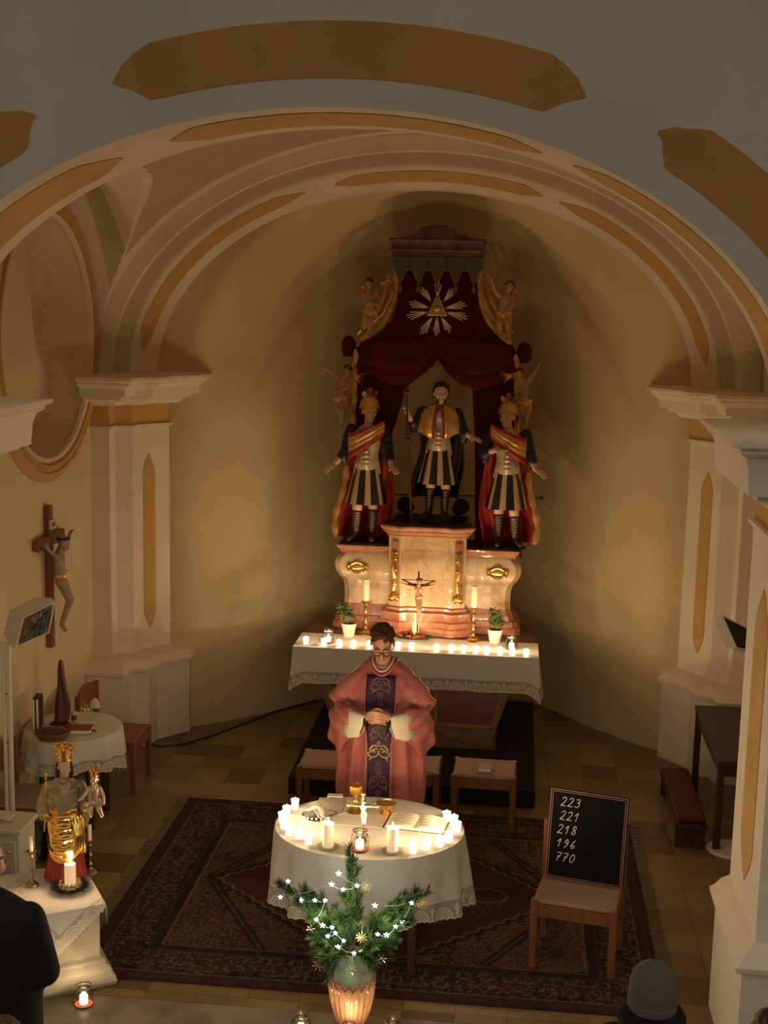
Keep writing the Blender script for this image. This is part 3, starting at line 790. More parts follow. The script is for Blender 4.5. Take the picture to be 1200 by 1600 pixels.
for s in (-1, 1):
    # gilded pilaster ornaments on the slanted corners
    cx_, cy_ = s*.30, -.205
    q = Matrix.Rotation(s*.46, 3, 'Z')
    mb = MB(); mb.box((cx_, cy_, 1.58), (.075, .02, .58), q); ps = mb.build('corner_strip', M_mred, RB, bevel=.004)
    mb = MB(); o_ = Vector((cx_, cy_-.02, 0))
    mb.chain([o_+Vector((0,0,1.74)), o_+Vector((.012*s,-.01,1.66)), o_+Vector((-.01*s,-.005,1.52)), o_+Vector((0,-.01,1.40)), o_+Vector((.015*s,-.02,1.34))], [.03,.014,.020,.014,.034], 8)
    mb.ell(o_+Vector((0,-.005,1.345)), (.05,.025,.035)); mb.ell(o_+Vector((-.03*s,-.012,1.33)), (.022,.018,.022)); mb.ell(o_+Vector((.03*s,-.012,1.325)), (.022,.018,.022))
    for zz in (1.76, 1.70, 1.60, 1.46): mb.ell(o_+Vector((.0,-.006,zz)), (.034,.014,.014))
    mb.build('gilded_ornament', M_gold, ps)
    # side consoles
    def con(z): # half-width outline of the console's outer side
        pts = [(1.0,.545),(1.06,.545),(1.07,.52),(1.12,.515),(1.13,.485),(1.17,.475),(1.20,.455),(1.24,.445),(1.30,.44),(1.40,.445),(1.46,.46),(1.50,.495),(1.55,.525),(1.60,.535),(1.65,.53),(1.69,.50),(1.715,.465),(1.72,.46)]
        for i in range(len(pts)-1):
            if pts[i][0] <= z <= pts[i+1][0]: return pts[i][1]+(pts[i+1][1]-pts[i][1])*(z-pts[i][0])/(pts[i+1][0]-pts[i][0])
        return pts[-1][1]
    zz = [1.24+.48*i/24 for i in range(25)]
    def ring(z, e, inn=.25):
        xo = s*(.34+con(z)); xi = s*inn; f = (con(z)-.44)*.35
        return [Vector((xi,.30,z)), Vector((xi,-.10-f-e,z)), Vector((xo-s*.05,-.10-f-e,z)), Vector((xo+s*e,-.06-f,z)), Vector((xo+s*e,.30,z))]
    mb = MB(); mb.loft([ring(z, 0) for z in zz], True, True); cs = mb.build('console', M_mcream, RB, ang=35)
    mb = MB(); mb.loft([ring(z, 0) for z in (1.0,1.06,1.07,1.12,1.13,1.17,1.20,1.24)], True, True)
    mb.build('console_base', M_mred, RB, ang=25)
    mb = MB(); oc = [[Vector((s*.25,.30,z)), Vector((s*.25,-.10-d,z)), Vector((s*(.80+d),-.10-d,z)), Vector((s*(.80+d),.30,z))] for z, d in ((1.72,0),(1.73,.02),(1.75,.02),(1.775,.045),(1.785,.05),(1.80,.05))]
    mb.loft(oc, True, True); mb.build('console_cornice', M_mred, RB, ang=25)
    mb = MB(); mb.bx(s*.25, s*.83, -.13, .30, 1.80, 1.815); mb.build('top_board', M_dark, RB)
    mb = MB(); pc = Vector((s*.655, -.145, 1.59)) # gilded cartouche
    ring_ = [pc+Vector((.085*cos(a)*(1+.12*cos(4*a)), -.012*abs(cos(2*a)), .042*sin(a)*(1+.15*cos(4*a)))) for a in [2*PI*k/28 for k in range(29)]]
    mb.tube(ring_, .011, 7); mb.ell(pc, (.07,.012,.032))
    for k in (-1, 1): mb.ell(pc+Vector((k*.085,-.008,.012)), (.018,.014,.024)); mb.ell(pc+Vector((k*.07,-.008,-.03)), (.02,.012,.014))
    mb.build('cartouche', M_gold, cs)

# ---------------------------------------------------------------- baldachin
BY = 12.45
def bp_(x, y, Y=BY): return at(x, y, Y=Y)
BT = thing('baldachin', 'carved canopy with dark red drapery behind the three saints', 'canopy', (0.05, BY, 1.8))
off = BT.location.copy()
def L3(p): return Vector(p)-off
M_red = mat('dark_red_velvet', (.085,.004,.006), .85, var=.15, vscale=4)
M_redl = mat('red_drapery', (.12,.006,.006), .75, var=.15, vscale=5)
M_can = mat('brown_marbled_wood', (.09,.035,.02), .5, vscale=9, col2=(.17,.08,.05))
M_gwood = mat('worn_gilding', (.74,.45,.17), .36, metal=.5, var=.3, vscale=12, bump=.3, bscale=40)
M_green = mat('green_brocade', (.10,.085,.045), .7, var=.3, vscale=60)
# crown: straight entablature with a curved pediment
tl, tr = bp_(610,372,12.2), bp_(758,376,12.2); cxm = (tl.x+tr.x)/2; hw = (tr.x-tl.x)/2; zt_ = (tl.z+tr.z)/2
mb = MB()
pr = [(0,0),(0,-.10),(-.03,-.11),(-.03,-.13),(0,-.135),(0,-.17),(-.02,-.175),(-.02,-.20)]
rings = [[L3((cxm-hw-o_,12.2-o_*.6,zt_+z)), L3((cxm+hw+o_,12.2-o_*.6,zt_+z)), L3((cxm+hw+o_,12.55,zt_+z)), L3((cxm-hw-o_,12.55,zt_+z))] for o_, z in [(-.30,.012),(.005,.01),(.012,-.01),(.0,-.02),(-.012,-.04),(-.015,-.08),(.0,-.09),(.004,-.10),(-.012,-.11),(-.02,-.16)]]
mb.loft(rings, True, True); crown = mb.build('crown_cornice', M_can, BT, ang=25)
mb = MB(); arcp = [(-.62,.0),(-.5,.02),(-.42,.05),(-.34,.06),(-.28,.10),(-.15,.125),(0,.13),(.15,.125),(.28,.10),(.34,.06),(.42,.05),(.55,.02),(.68,.0)]
mb.prism([L3((cxm+a*hw*1.3, 12.2, zt_+b)) for a, b in arcp], (0,.12,0)); mb.build('pediment', M_can, BT, ang=30)
# lambrequin: lappets with tassels
mb = MB(); ms = MB(); TS = []
lw = 2*hw*.98/5
for k in range(5):
    cx_ = cxm-hw*.97+lw*(k+.5); zt2 = zt_-.16; y = 12.20
    sh_ = [(-.46,0),(.46,0),(.46,-.10),(.30,-.14),(.20,-.18),(.12,-.215),(0,-.235),(-.12,-.215),(-.20,-.18),(-.30,-.14),(-.46,-.10)]
    pp = [L3((cx_+a*lw*.92, y, zt2+b)) for a, b in sh_]; mb.prism(pp, (0,.012,0))
    ms.tube(pp[2:]+[], .0045, 5)
    if k < 4:
        c2 = cx_+lw/2; pp = [L3((c2+a*lw*.32, y+.014, zt2+b)) for a, b in ((-.5,0),(.5,0),(.5,-.09),(.3,-.12),(-.3,-.12),(-.5,-.09))]
        mb.prism(pp, (0,.01,0)); ms.tube(pp[2:], .004, 5)
    tb = L3((cx_, y, zt2-.235)); mo = MB(); TS.append(mo); mo.lathe([(.004,.01),(.010,0),(.012,-.012),(.008,-.02),(.016,-.035),(.020,-.075),(.018,-.085)], tb, 10)
lam = mb.build('lambrequin', M_green, BT, smooth=False); ms.build('piping', mat('pale_green_cord', (.22,.19,.09), .6), lam)
for mo in TS: mo.build('tassel', mat('brown_tassel', (.22,.09,.04), .7), lam)
# back drapery: bell-shaped outline following the photograph's silhouette, inner opening
OL = [(425,),]
def sil(pxs, Y=BY): return [bp_(x, y, Y) for x, y in pxs]
left_out = sil([(618,402),(622,440),(622,470),(612,500),(590,522),(565,535),(557,545),(556,600),(556,700),(554,790),(548,872)])
right_out = sil([(752,404),(746,440),(748,475),(760,505),(780,525),(800,538),(806,548),(806,600),(808,700),(812,800),(814,880)])
left_in = sil([(684,402),(684,440),(684,480),(684,520),(684,545),(684,562),(676,572),(636,604),(612,680),(606,790),(604,872)])
# left and right halves as folded cloth sheets
def sheet(outl, innl, name, nfold, amp, m, flip=1, yoff=0.):
    n = 60; mb = MB()
    def pick(L, v):
        x = v*(len(L)-1); i = min(int(x), len(L)-2); f = x-i; return L[i].lerp(L[i+1], f)
    def fn(u, v):
        a = pick(outl, v); b = pick(innl, v); p = a.lerp(b, u)
        w = (b-a).length
        p = p+Vector((0, yoff+amp*sin(u*nfold*PI*2+v*2)*min(1, w*3)*max(0, v-.35), 0)); return L3(p)
    mb.grid(fn, 60, 70); return mb.build(name, m, BT, ang=80, solid=.012)
right_in = sil([(684,402),(684,440),(684,480),(684,520),(684,545),(684,562),(694,574),(738,606),(742,690),(742,800),(742,880)])
sheet(left_out, left_in, 'back_drapery', 4, .02, M_red); sheet(right_out, right_in, 'back_drapery', 4, .02, M_red)
# swags drawn to both sides, rising folds
def swag(top, low, name):
    mb = MB()
    def pick(L, v):
        x = v*(len(L)-1); i = min(int(x), len(L)-2); f = x-i; return L[i].lerp(L[i+1], f)
    def fn(u, v):
        p = pick(top, u).lerp(pick(low, u), v); e = sin(PI*u)
        p = p+Vector((0, -.03-(.02+.07*e+.030*abs(sin(v*PI*2.4+u*1.8)))*min(1, v*1.6), 0)); return L3(p)
    mb.grid(fn, 50, 50); return mb.build(name, M_redl, BT, ang=80, solid=.01)
swag(sil([(684,520),(660,528),(630,530),(600,530),(575,540),(558,556)]), sil([(685,560),(668,580),(645,597),(622,602),(590,590),(560,575)]), 'drawn_curtain')
swag(sil([(684,520),(706,528),(735,532),(765,534),(790,544),(806,558)]), sil([(685,560),(700,582),(722,600),(745,608),(780,598),(806,580)]), 'drawn_curtain')
# gilded side frames, scroll ends
def side(path, path2, name):
    mb = MB(); a = [Vector(p) for p in path]; b = [Vector(p) for p in path2]
    rr = []
    for i in range(len(a)):
        rr.append([L3(a[i]+Vector((0,-.06,0))), L3(b[i]+Vector((0,-.09,0))), L3(b[i]+Vector((0,.0,0))), L3(a[i]+Vector((0,.03,0)))])
    mb.loft(rr, True, True); o = mb.build(name, M_gwood, BT, ang=50, sub=1); return o
fl = side(sil([(613,402),(614,440),(608,466),(592,500),(575,516),(558,528)]), sil([(625,402),(626,440),(623,475),(608,506),(586,525),(562,538)]), 'gilded_side_frame')
fr_ = side(sil([(757,404),(756,440),(760,470),(775,500),(795,522),(803,532)]), sil([(745,404),(744,440),(746,478),(758,508),(780,530),(801,545)]), 'gilded_side_frame')
mb = MB()
for ps in ([(610,430),(600,470),(588,495),(560,522)],[(616,455),(600,490),(575,512)]): mb.tube([L3(p+Vector((0,-.08,0))) for p in sil(ps)], [.02,.016,.018,.012][:len(ps)], 7)
mb.build('gilded_scroll', M_gold, fl)
mb = MB()
for ps in ([(762,430),(768,470),(785,500),(802,520)],[(752,455),(765,490),(790,518)]): mb.tube([L3(p+Vector((0,-.08,0))) for p in sil(ps)], [.02,.016,.018,.012][:len(ps)], 7)
mb.build('gilded_scroll', M_gold, fr_)
for (x, y, xs) in ((545,541,-1),(819,551,1)):
    c = L3(bp_(x, y)); mb = MB(); mb.lathe([(.02,-.10),(.07,-.09),(.09,-.03),(.09,.04),(.05,.09),(.01,.10)], c, 18, .78, .7); mb.build('scroll_end', M_red, BT)
for pts in ([(557,548),(555,620),(551,690),(545,740)],[(806,556),(808,640),(810,740),(812,800)]):
    mb = MB(); q = [L3(p+Vector((0,-.05,0))) for p in sil(pts)]; mb.tube(q, .022, 8)
    # twisted bead cord
    for k in range(46):
        x = k/45*(len(q)-1); i = min(int(x), len(q)-2); mb.ell(q[i].lerp(q[i+1], x-i)+Vector((.02*sin(k*.9),-.02,0)), (.016,.014,.022), n=6, m=5)
    mb.build('gilded_rail', M_gwood, BT)
mb = MB(); mb.tube([L3(p) for p in sil([(606,772),(640,773),(745,775),(846,778)], 12.55)], .008, 6); mb.ell(L3(bp_(846,778,12.55)), .02)
rod = mb.build('iron_rod', mat('dark_iron', (.10,.07,.04), .4, metal=.8), BT)
# eye of providence
ec = bp_(683,484,12.22)
EY = thing('gilded_eye_triangle', 'gilded triangle with an eye and bundles of rays on red cloth', 'ornament', ec)
mb = MB(); mb.prism([(-.095,0,-.055),(.095,0,-.055),(.012,0,.13),(-.012,0,.13)], (0,.03,0)); mb.build('triangle', M_gold, EY, bevel=.006)
mb = MB(); mb.ell((0,-.008,.01), (.034,.012,.022)); mb.build('eye', M_gold, EY)
mb = MB(); mb.ell((0,-.02,.01), (.011,.006,.011)); mb.tube([(-.038,-.008,.012),(-.02,-.012,.034),(0,-.014,.038),(.02,-.012,.034),(.038,-.008,.012)], .005, 6); mb.build('eyelid', mat('brown_paint', (.2,.08,.03), .5), EY)
for ang, r0, r1, n in ((90,.14,.27,4),(52,.12,.25,4),(128,.12,.25,4),(12,.09,.27,4),(168,.09,.27,4),(-14,.11,.29,4),(194,.11,.29,4),(-58,.09,.24,4),(-122,.09,.27,4),(-90,.07,.24,4)):
    mb = MB()
    for k in range(n):
        a = math.radians(ang+(k-(n-1)/2)*5.0); rr = r1-.03*abs(k-(n-1)/2)+.01*(k % 2)
        d = Vector((cos(a), 0, sin(a))); s_ = Vector((-d.z, 0, d.x)); p0 = d*r0*.8; p1 = d*rr; a0 = math.radians(ang)
        p0 = Vector((cos(a0),0,sin(a0)))*r0*.75
        mb.prism([p0+s_*.003, p1+s_*.0042, p1+d*.010, p1-s_*.0042, p0-s_*.003], (0,.010,0))
    mb.build('ray', mat('candlelit_gilding', (1,.85,.58), .35, metal=.25), EY, smooth=False)  # paler than the other gilding, reflected candlelight put into the colour
# ---------------------------------------------------------------- figure helpers
M_skin = mat('skin', (.58,.30,.19), .5, sss=.0, var=.06, vscale=30)
M_carn = mat('painted_flesh', (.74,.50,.34), .4, var=.1, vscale=12)
M_carnd = mat('dim_carved_flesh', (.50,.31,.17), .45, var=.15, vscale=12)
M_hair = mat('brown_hair', (.07,.028,.012), .6, bump=.6, bscale=220, stretch=(1,1,.3), var=.3, vscale=90)
M_dhair = mat('dark_carved_hair', (.045,.02,.012), .5, bump=.5, bscale=60)
def M3(rx=0, ry=0, rz=0): return Matrix.Rotation(rz, 3, 'Z') @ Matrix.Rotation(rx, 3, 'X') @ Matrix.Rotation(ry, 3, 'Y')
def head(mb, c, R, s=1., beard=False):
    """face towards -Y before R; c = centre of the skull; s=1 for an adult (0.23 m tall)"""
    c = Vector(c); P = lambda x, y, z: c+R @ (Vector((x, y, z))*s)
    E = lambda x, y, z, a, b, d: mb.ell(P(x, y, z), (a*s, b*s, d*s), R, 14, 10)
    E(0, .012, .028, .074, .094, .088)          # skull
    E(0, -.028, -.015, .062, .066, .085)         # face
    E(0, -.045, -.075, .043, .045, .040)         # jaw
    E(0, -.072, -.098, .022, .020, .018)         # chin
    for k in (-1, 1):
        E(k*.040, -.058, -.028, .024, .026, .026) # cheek
        E(k*.028, -.083, .022, .022, .012, .009)  # brow
        E(k*.029, -.078, .002, .014, .012, .009)  # eyelid
        E(k*.076, .006, -.012, .010, .020, .032)  # ear
    mb.chain([P(0,-.086,.018), P(0,-.103,-.010), P(0,-.114,-.034)], [.008*s,.010*s,.013*s], 8)
    for k in (-1, 1): E(k*.012, -.100, -.036, .009, .010, .008)
    E(0, -.088, -.062, .024, .014, .006); E(0, -.086, -.073, .020, .014, .007)
    if beard: E(0, -.060, -.095, .042, .045, .05)
def limb(mb, pts, rs): mb.chain([Vector(p) for p in pts], rs, 12)
def hand(mb, w, d, side=1, s=1., curl=.35, up=Vector((0,0,1)), spread=.12, thumb=1):
    """w wrist point, d direction, five separate fingers; up = back of the hand"""
    d = Vector(d).normalized(); up = (up-d*up.dot(d)).normalized(); x = d.cross(up)*side; w = Vector(w)
    pc = w+d*.048*s
    R = Matrix((x, d, up)).transposed()
    mb.ell(pc, (.040*s, .050*s, .017*s), R); mb.cap(w-d*.02*s, w+d*.02*s, .026*s, .026*s)
    for i, (o_, L) in enumerate(((-.028,.070),(-.010,.080),(.010,.074),(.028,.058))):
        a = spread*(i-1.5)/1.5
        k0 = w+(d*.090+x*o_)*s; dd = (d*cos(a)+x*sin(a)).normalized(); pts = [k0-dd*.03*s, k0]; cu = 0
        for j in range(3):
            cu += curl*(.7+.4*j); q = dd*cos(cu)-up*sin(cu); pts.append(pts[-1]+q*L*s*(.46,.31,.23)[j])
        mb.chain(pts, [.0095*s,.0095*s,.0085*s,.0078*s,.006*s], 8)
    t0 = w+(d*.03-x*.030*thumb)*s; q1 = (d*.75-x*.65*thumb-up*.15).normalized(); q2 = (d*.92-x*.25*thumb-up*.35).normalized()
    mb.chain([w+(d*.02-x*.01)*s, t0, t0+q1*.036*s, t0+q1*.036*s+q2*.03*s], [.014*s,.013*s,.0105*s,.008*s], 8)
def displace(o, fn):
    me = o.data; ns = [v.normal.copy() for v in me.vertices]
    for v, n in zip(me.vertices, ns): v.co = v.co+n*fn(v.co)
    me.update()
def bake_parent(o, root):
    o.parent = root

# ---------------------------------------------------------------- armoured saint statues
M_redcloak = mat('red_cloak_paint', (.36,.03,.018), .4, var=.25, vscale=6)
M_gsash = mat('gilded_cloth', (.72,.42,.14), .28, metal=.5, var=.2, vscale=10, bump=.15, bscale=25)
M_armor = mat('pale_gilt_armour', (.80,.66,.46), .22, metal=.4, var=.15, vscale=14)
M_strip1 = mat('gold_skirt_strip', (.72,.50,.24), .45, metal=.3)
M_strip2 = mat('black_skirt_strip', (.02,.016,.015), .4)
M_sleeve = mat('dark_sleeve_paint', (.022,.020,.020), .4)
M_boot = mat('dark_boot', (.05,.025,.018), .35)
M_lace_s = mat('silver_boot_lacing', (.75,.62,.45), .2, metal=.8)
M_rock = mat('dark_plinth', (.03,.018,.012), .6, bump=.5, bscale=20)
def saint(name, label, loc, o):
    """o: options; local frame origin between the feet, viewer at -Y"""
    t = thing(name, label, 'statue', loc, 0, None); f = o.get('flip', 1)
    V = lambda x, y, z: Vector((x*f, y, z))
    A1, A2 = o['armA'], o['armB']           # [shoulder, elbow, wrist], direction of hand
    hd = V(*o['head']); Rh = M3(o.get('nod', .1), 0, o.get('turn', .5)*f)
    b = MB(); s = .80
    head(b, hd, Rh, s, o.get('beard', False))
    limb(b, [hd+Vector((0,.01,-.05)), V(.0,.02,1.03), V(.0,.03,.97)], [.036,.034,.055])
    b.ell(V(0,.03,.93), (.112,.080,.11)); b.ell(V(0,.02,.78), (.095,.07,.12)); b.ell(V(0,.02,.68), (.11,.08,.08))
    for A in (A1, A2):
        limb(b, [V(*A[0]), V(*A[1]), V(*A[2])], [.040,.033,.021])
        hand(b, V(*A[2]), V(*A[3]), side=1 if A is A1 else -1, s=.78, curl=A[4] if len(A) > 4 else .3, up=Vector((0,-.3,1)))
    hips = ((-.055,.02,.64), (.055,.02,.64))
    legs = o['legs']
    for h, (kn, an, to) in zip(hips, legs): limb(b, [V(*h), V(*kn), V(kn[0]*.5+an[0]*.5, kn[1]*.5+an[1]*.5+.012, kn[2]*.55+an[2]*.45), V(*an)], [.065,.044,.042,.026])
    b.build('body', o.get('flesh', M_carn), t, remesh=.0075, smo=3)
    # eyes, hair
    for k in (-1, 1): e = MB(); e.ell(hd+Rh @ (Vector((k*.029,-.088,.000))*s), (.009,.004,.0045), Rh, 8, 6); e.build('eye', M_black, t)
    h = MB(); 
    for k in range(46):
        a = PI*(.02+.96*rnd.random())+.0; z = rnd.uniform(-.05, .075)
        p = Vector((cos(a)*.076, .018+sin(a)*.085, z)); h.ell(hd+Rh @ (p*s), .019)
    if not o.get('helmet', True): h.ell(hd+Rh @ Vector((0,.022,.055))*1, (.066,.078,.052), Rh)
    h.build('hair', M_dhair, t, remesh=.008, smo=1)
    if o.get('beard'):
        m = MB(); [m.ell(hd+Rh @ (Vector((.040*sin(a_), -.062-.020*cos(a_), -.072-.030*cos(a_)))*s), .015) for a_ in [-1.3+.26*q_ for q_ in range(11)]]; m.ell(hd+Rh @ (Vector((0,-.078,-.118))*s), (.024,.018,.034)); m.ell(hd+Rh @ (Vector((0,-.095,-.052))*s), (.020,.008,.006)); m.build('beard', M_dhair, t, remesh=.006)
    if o.get('helmet', True):
        m = MB(); m.lathe([(.088,-.012),(.096,-.006),(.082,.004),(.078,.03),(.068,.06),(.045,.088),(.012,.104),(.002,.108)], (0,0,0), 20, 1, 1.08)
        q = Matrix.Rotation(-.12, 3, 'X'); m.v = [tuple(hd+Rh @ (q @ Vector(v))+Rh @ Vector((0,.005,.030))) for v in m.v]
        hm = m.build('helmet', M_gsash, t, ang=60)
        for (px_, pz, c_) in ((-.045,.135,(.62,.50,.28)), (0,.165,(.40,.07,.05)), (.05,.14,(.11,.12,.16))):
            m = MB(); m.chain([hd+Rh @ Vector((px_*.5,.02,.115)), hd+Rh @ Vector((px_,.02,pz)), hd+Rh @ Vector((px_*1.15,.0,pz+.018))], [.016,.024,.017]); m.build('plume', mat('plume_%d' % int(c_[0]*100), c_, .6), hm)
    # cuirass
    m = MB(); rr = []
    for z, w_, d_ in ((.655,.108,.092),(.69,.112,.098),(.74,.098,.092),(.79,.094,.088),(.86,.112,.098),(.93,.124,.10),(.98,.108,.085),(1.015,.055,.055)):
        rr.append([V(w_*cos(2*PI*k/28), .02+d_*sin(2*PI*k/28)-(.012 if (abs(k-21) < 3 and z < .8) else 0), z) for k in range(28)])
    m.loft(rr, True, True)
    for k, (z, w_) in enumerate(((.70,.030),(.735,.036),(.775,.034),(.815,.026))): m.ell(V(0,-.085,z), (w_,.028,.021))
    m.build('breastplate', M_armor, t, ang=60)
    # skirt of strips
    m = MB(); n = 96; rr = []
    for j in range(9):
        z = .69-.33*j/8; sp_ = j/8
        rr.append([V((.100+.075*sp_)*cos(2*PI*k/n)*(1+.05*sp_*cos(8*2*PI*k/n-.8)), .02+(.090+.065*sp_)*sin(2*PI*k/n)*(1+.08*sp_*cos(8*2*PI*k/n-.8)), z) for k in range(n)])
    for j in range(8):
        for k in range(n):
            m.m = 0 if (k % 12) < 5 else 1
            m.add([rr[j][k], rr[j][(k+1) % n], rr[j+1][(k+1) % n], rr[j+1][k]], [(0,1,2,3)])
    m.build('strip_skirt', [M_strip1, M_strip2], t, ang=60)
    # sleeves
    for A in (A1, A2):
        if A[5:] and A[5] == 'bare': continue
        m = MB(); a, e_ = V(*A[0]), V(*A[1]); w_ = V(*A[2]); limb(m, [a, e_, e_.lerp(w_, .40)], [.050,.052,.044]); m.ell(e_.lerp(w_, .15)+Vector((0,.0,-.04)), (.036,.04,.06)); [m.tube([a.lerp(e_, q_)+Vector((-.05,-.02,.01)), a.lerp(e_, q_)+Vector((0,-.055,-.01)), a.lerp(e_, q_)+Vector((.05,-.02,.01))], .012, 6) for q_ in (.35,.6,.85)]
        m.build('sleeve', o.get('sleeve', M_sleeve), t, remesh=.01, smo=4)
    # boots and lacing
    for (kn, an, to) in legs:
        m = MB(); k_ = V(*kn); a_ = V(*an); t_ = V(*to); top = k_.lerp(a_, .25)
        limb(m, [top, k_.lerp(a_, .5)+Vector((0,.010,0)), a_], [.044,.043,.034]); limb(m, [a_+Vector((0,.0,-.025)), t_], [.034,.024])
        bo = m.build('boot', M_boot, t, remesh=.009, smo=3)
        m = MB()
        for j in range(6):
            p = top.lerp(a_, .08+.86*j/6)+Vector((0,-.044,0)); w_ = .021-.002*j
            m.tube([p+Vector((-w_,.010,.008)), p+Vector((0,-.004,-.004)), p+Vector((w_,.010,.008))], .006, 6)
        m.tube([top+Vector((0,-.046,0)), a_+Vector((0,-.038,0))], .006, 6)
        m.build('boot_lacing', M_lace_s, bo)
    # cloak behind
    if o.get('cloak'):
        cm, hem, wt, wb, zb_ = o['cloak']
        m = MB()
        def cf(u, v):
            w_ = wt+(wb-wt)*(v**.7)*(1-.25*max(0, v-.75)/.25); x = (u*2-1)*w_*(1+.06*sin(v*9+u*2)); y = .10+.03*v-.07*abs(u*2-1)**2+.032*sin(u*19+v*4)*min(1, v*3)
            return V(x+.02*sin(v*5), y, 1.0-(1.0-zb_)*v)
        m.grid(cf, 56, 40); ck = m.build('cloak', cm, t, ang=80, solid=.012)
        for k in (-1, 1):
            if hem and (hem == 2 or k == (-1 if f > 0 else 1)*1):
                m = MB(); pts = [cf(.5+k*f*.5, v)+Vector((k*.012,-.01,0)) for v in [.35+.65*i/14 for i in range(15)]]; m.tube(pts, [.012+.020*sin(i*.9)**2+.008 for i in range(15)], 8); m.build('gilded_lining', M_gsash, ck)
    # sash across the chest
    if o.get('sash'):
        def sf(lo, hi, pr):
            def fn(u, v):
                x = .150-.305*u; q_ = lo+(hi-lo)*v; w_ = .10+.075*u; zc = 1.015-.175*u**.85; z = zc-.5*w_*.9+q_*w_
                y = .02-.118*sqrt(max(.05, 1-(x/.185)**2))-.012-pr-.013*abs(sin(q_*PI*3.2+u*1.3))-.02*sin(PI*u)
                return V(x, y, z)
            return fn
        m = MB(); m.grid(sf(.12,.92,.0), 26, 22); sa = m.build('shoulder_sash', M_gsash, t, ang=80, solid=.012)
        m = MB(); m.grid(sf(-.12,.16,.004), 26, 6); m.build('red_sash_edge', M_redcloak, sa, ang=80, solid=.012)
        m = MB(); m.grid(sf(.90,1.16,.002), 26, 6); m.build('red_sash_edge', M_redcloak, sa, ang=80, solid=.012)
        m = MB(); m.grid(lambda u, v: V(-.165-.03*sin(v*5)-.03*u, .0+.09*u, .93-.16*v), 8, 12); m.build('gilded_drape', M_gsash, sa, solid=.012)
    if o.get('mozzetta'):
        m = MB(); rr = []
        for z, w_, d_ in ((1.06,.045,.05),(1.045,.08,.07),(1.01,.135,.095),(.95,.175,.12),(.88,.20,.135),(.80,.205,.135)):
            rr.append([V(w_*cos(a)*(1+.05*sin(9*a)*(1.06-z)/.26), .02+d_*sin(a)*(1+.09*cos(9*a)*(1.06-z)/.26), z+(.04*cos(2*a)*(1.06-z)/.26)) for a in [(-PI/2+.22+(2*PI-.44)*k/40) for k in range(41)]])
        m.loft(rr, closed=False, cap=False); mz = m.build('shoulder_cape', M_gsash, t, ang=70, solid=.012)
        m = MB(); m.tube([r[0]+Vector((0,-.008,0)) for r in rr], .010, 6); m.tube([r[-1]+Vector((0,-.008,0)) for r in rr], .010, 6); m.build('red_edging', M_redcloak, mz)
    m = MB(); m.lathe([(.17,.016),(.18,.02),(.165,.032),(.13,.036)], (0,.02,0), 16, 1.05, .75); m.build('plinth', M_rock, t, ang=30)
    t.scale = (o.get('scale', 1.09),)*3
    return t
LG = [((-.070,-.05,.35), (-.085,-.01,.12), (-.135,-.075,.058)), ((.062,-.02,.36), (.050,.01,.12), (.060,-.085,.058))]
p = at(571, 849, Z=1.822)
sy_ = 11.98
pL = at(571, 852, Y=sy_); pR_ = at(788, 858, Y=sy_); pC = at(682, 824, Y=12.0)
saint('armoured_saint', 'painted saint in plumed helmet and red cloak, arms spread low, beside the left curtain', (pL.x, sy_, 1.80),
 dict(head=(.012,.0,1.155), turn=.45, nod=.12, armA=((-.145,.02,.99),(-.18,-.02,.80),(-.265,-.08,.70),(-.5,-.5,-.35)), armB=((.15,.02,1.0),(.18,-.01,.80),(.225,-.10,.69),(.35,-.7,-.15)),
      legs=LG, cloak=(M_redcloak,1,.13,.25,.05), sash=True))
saint('armoured_saint', 'painted helmeted saint with a hand laid on his breast, by the right curtain', (pR_.x, sy_, 1.80),
 dict(flip=-1, head=(.012,.0,1.14), turn=.45, nod=.05, armA=((-.145,.02,.99),(-.19,-.02,.82),(-.235,-.08,.71),(-.6,-.4,-.35)), armB=((.15,.02,.98),(.20,-.02,.82),(.11,-.13,.865),(-1,-.15,.12),.05),
      legs=LG, cloak=(M_redcloak,1,.13,.25,.05), sash=True))
ct = saint('central_saint', 'bearded saint in gilded shoulder cape holding a tall staff, on the middle pedestal', (pC.x, 12.02, 2.018),
 dict(scale=1.055, head=(.005,.0,1.15), turn=.12, nod=-.05, beard=True, helmet=False, armA=((-.15,.02,.99),(-.215,-.02,.86),(-.265,-.11,.955),(-.15,-.25,1),1.1), armB=((.15,.02,.98),(.205,-.02,.82),(.27,-.10,.795),(.8,-.4,-.25),.15),
      legs=[((-.06,-.03,.37),(-.075,.0,.12),(-.13,-.085,.058)),((.07,-.02,.36),(.065,.01,.12),(.07,-.085,.058))], cloak=(M_sleeve,0,.16,.225,.22), mozzetta=True))
m = MB(); a, b_ = Vector((-.287,-.15,1.17)), Vector((-.215,-.13,.01)); m.cap(a, b_, .010, .010); m.ell(a, .028); m.ell(a.lerp(b_, .36), (.022,.022,.03)); m.ell(a.lerp(b_, .33), (.026,.026,.012))
m.build('staff', mat('red_brown_staff', (.13,.03,.02), .4), ct)
# black spotlights on the pedestal behind the central saint
for (x, y, lab) in ((634,808,'black spotlight on the pedestal left of the central saint'), (718,812,'black spotlight on the pedestal right of the central saint')):
    p = at(x, y, Y=12.22); tt = thing('spotlight', lab, 'spotlight', (p.x, 12.25, 2.036), 0, 'spotlights beside the central saint')
    m = MB(); m.lathe([(.03,0),(.07,.004),(.07,.012),(.02,.016),(.014,.05)], (0,0,0), 14); m.build('base', M_blackp, tt)
    m = MB(); R_ = M3(1.1,0,.4*(-1 if x < 680 else 1)); m.lathe([(.03,-.07),(.065,-.05),(.078,.05),(.07,.06)], (0,0,.10), 18, rot=R_); m.build('lamp_head', M_blackp, tt)

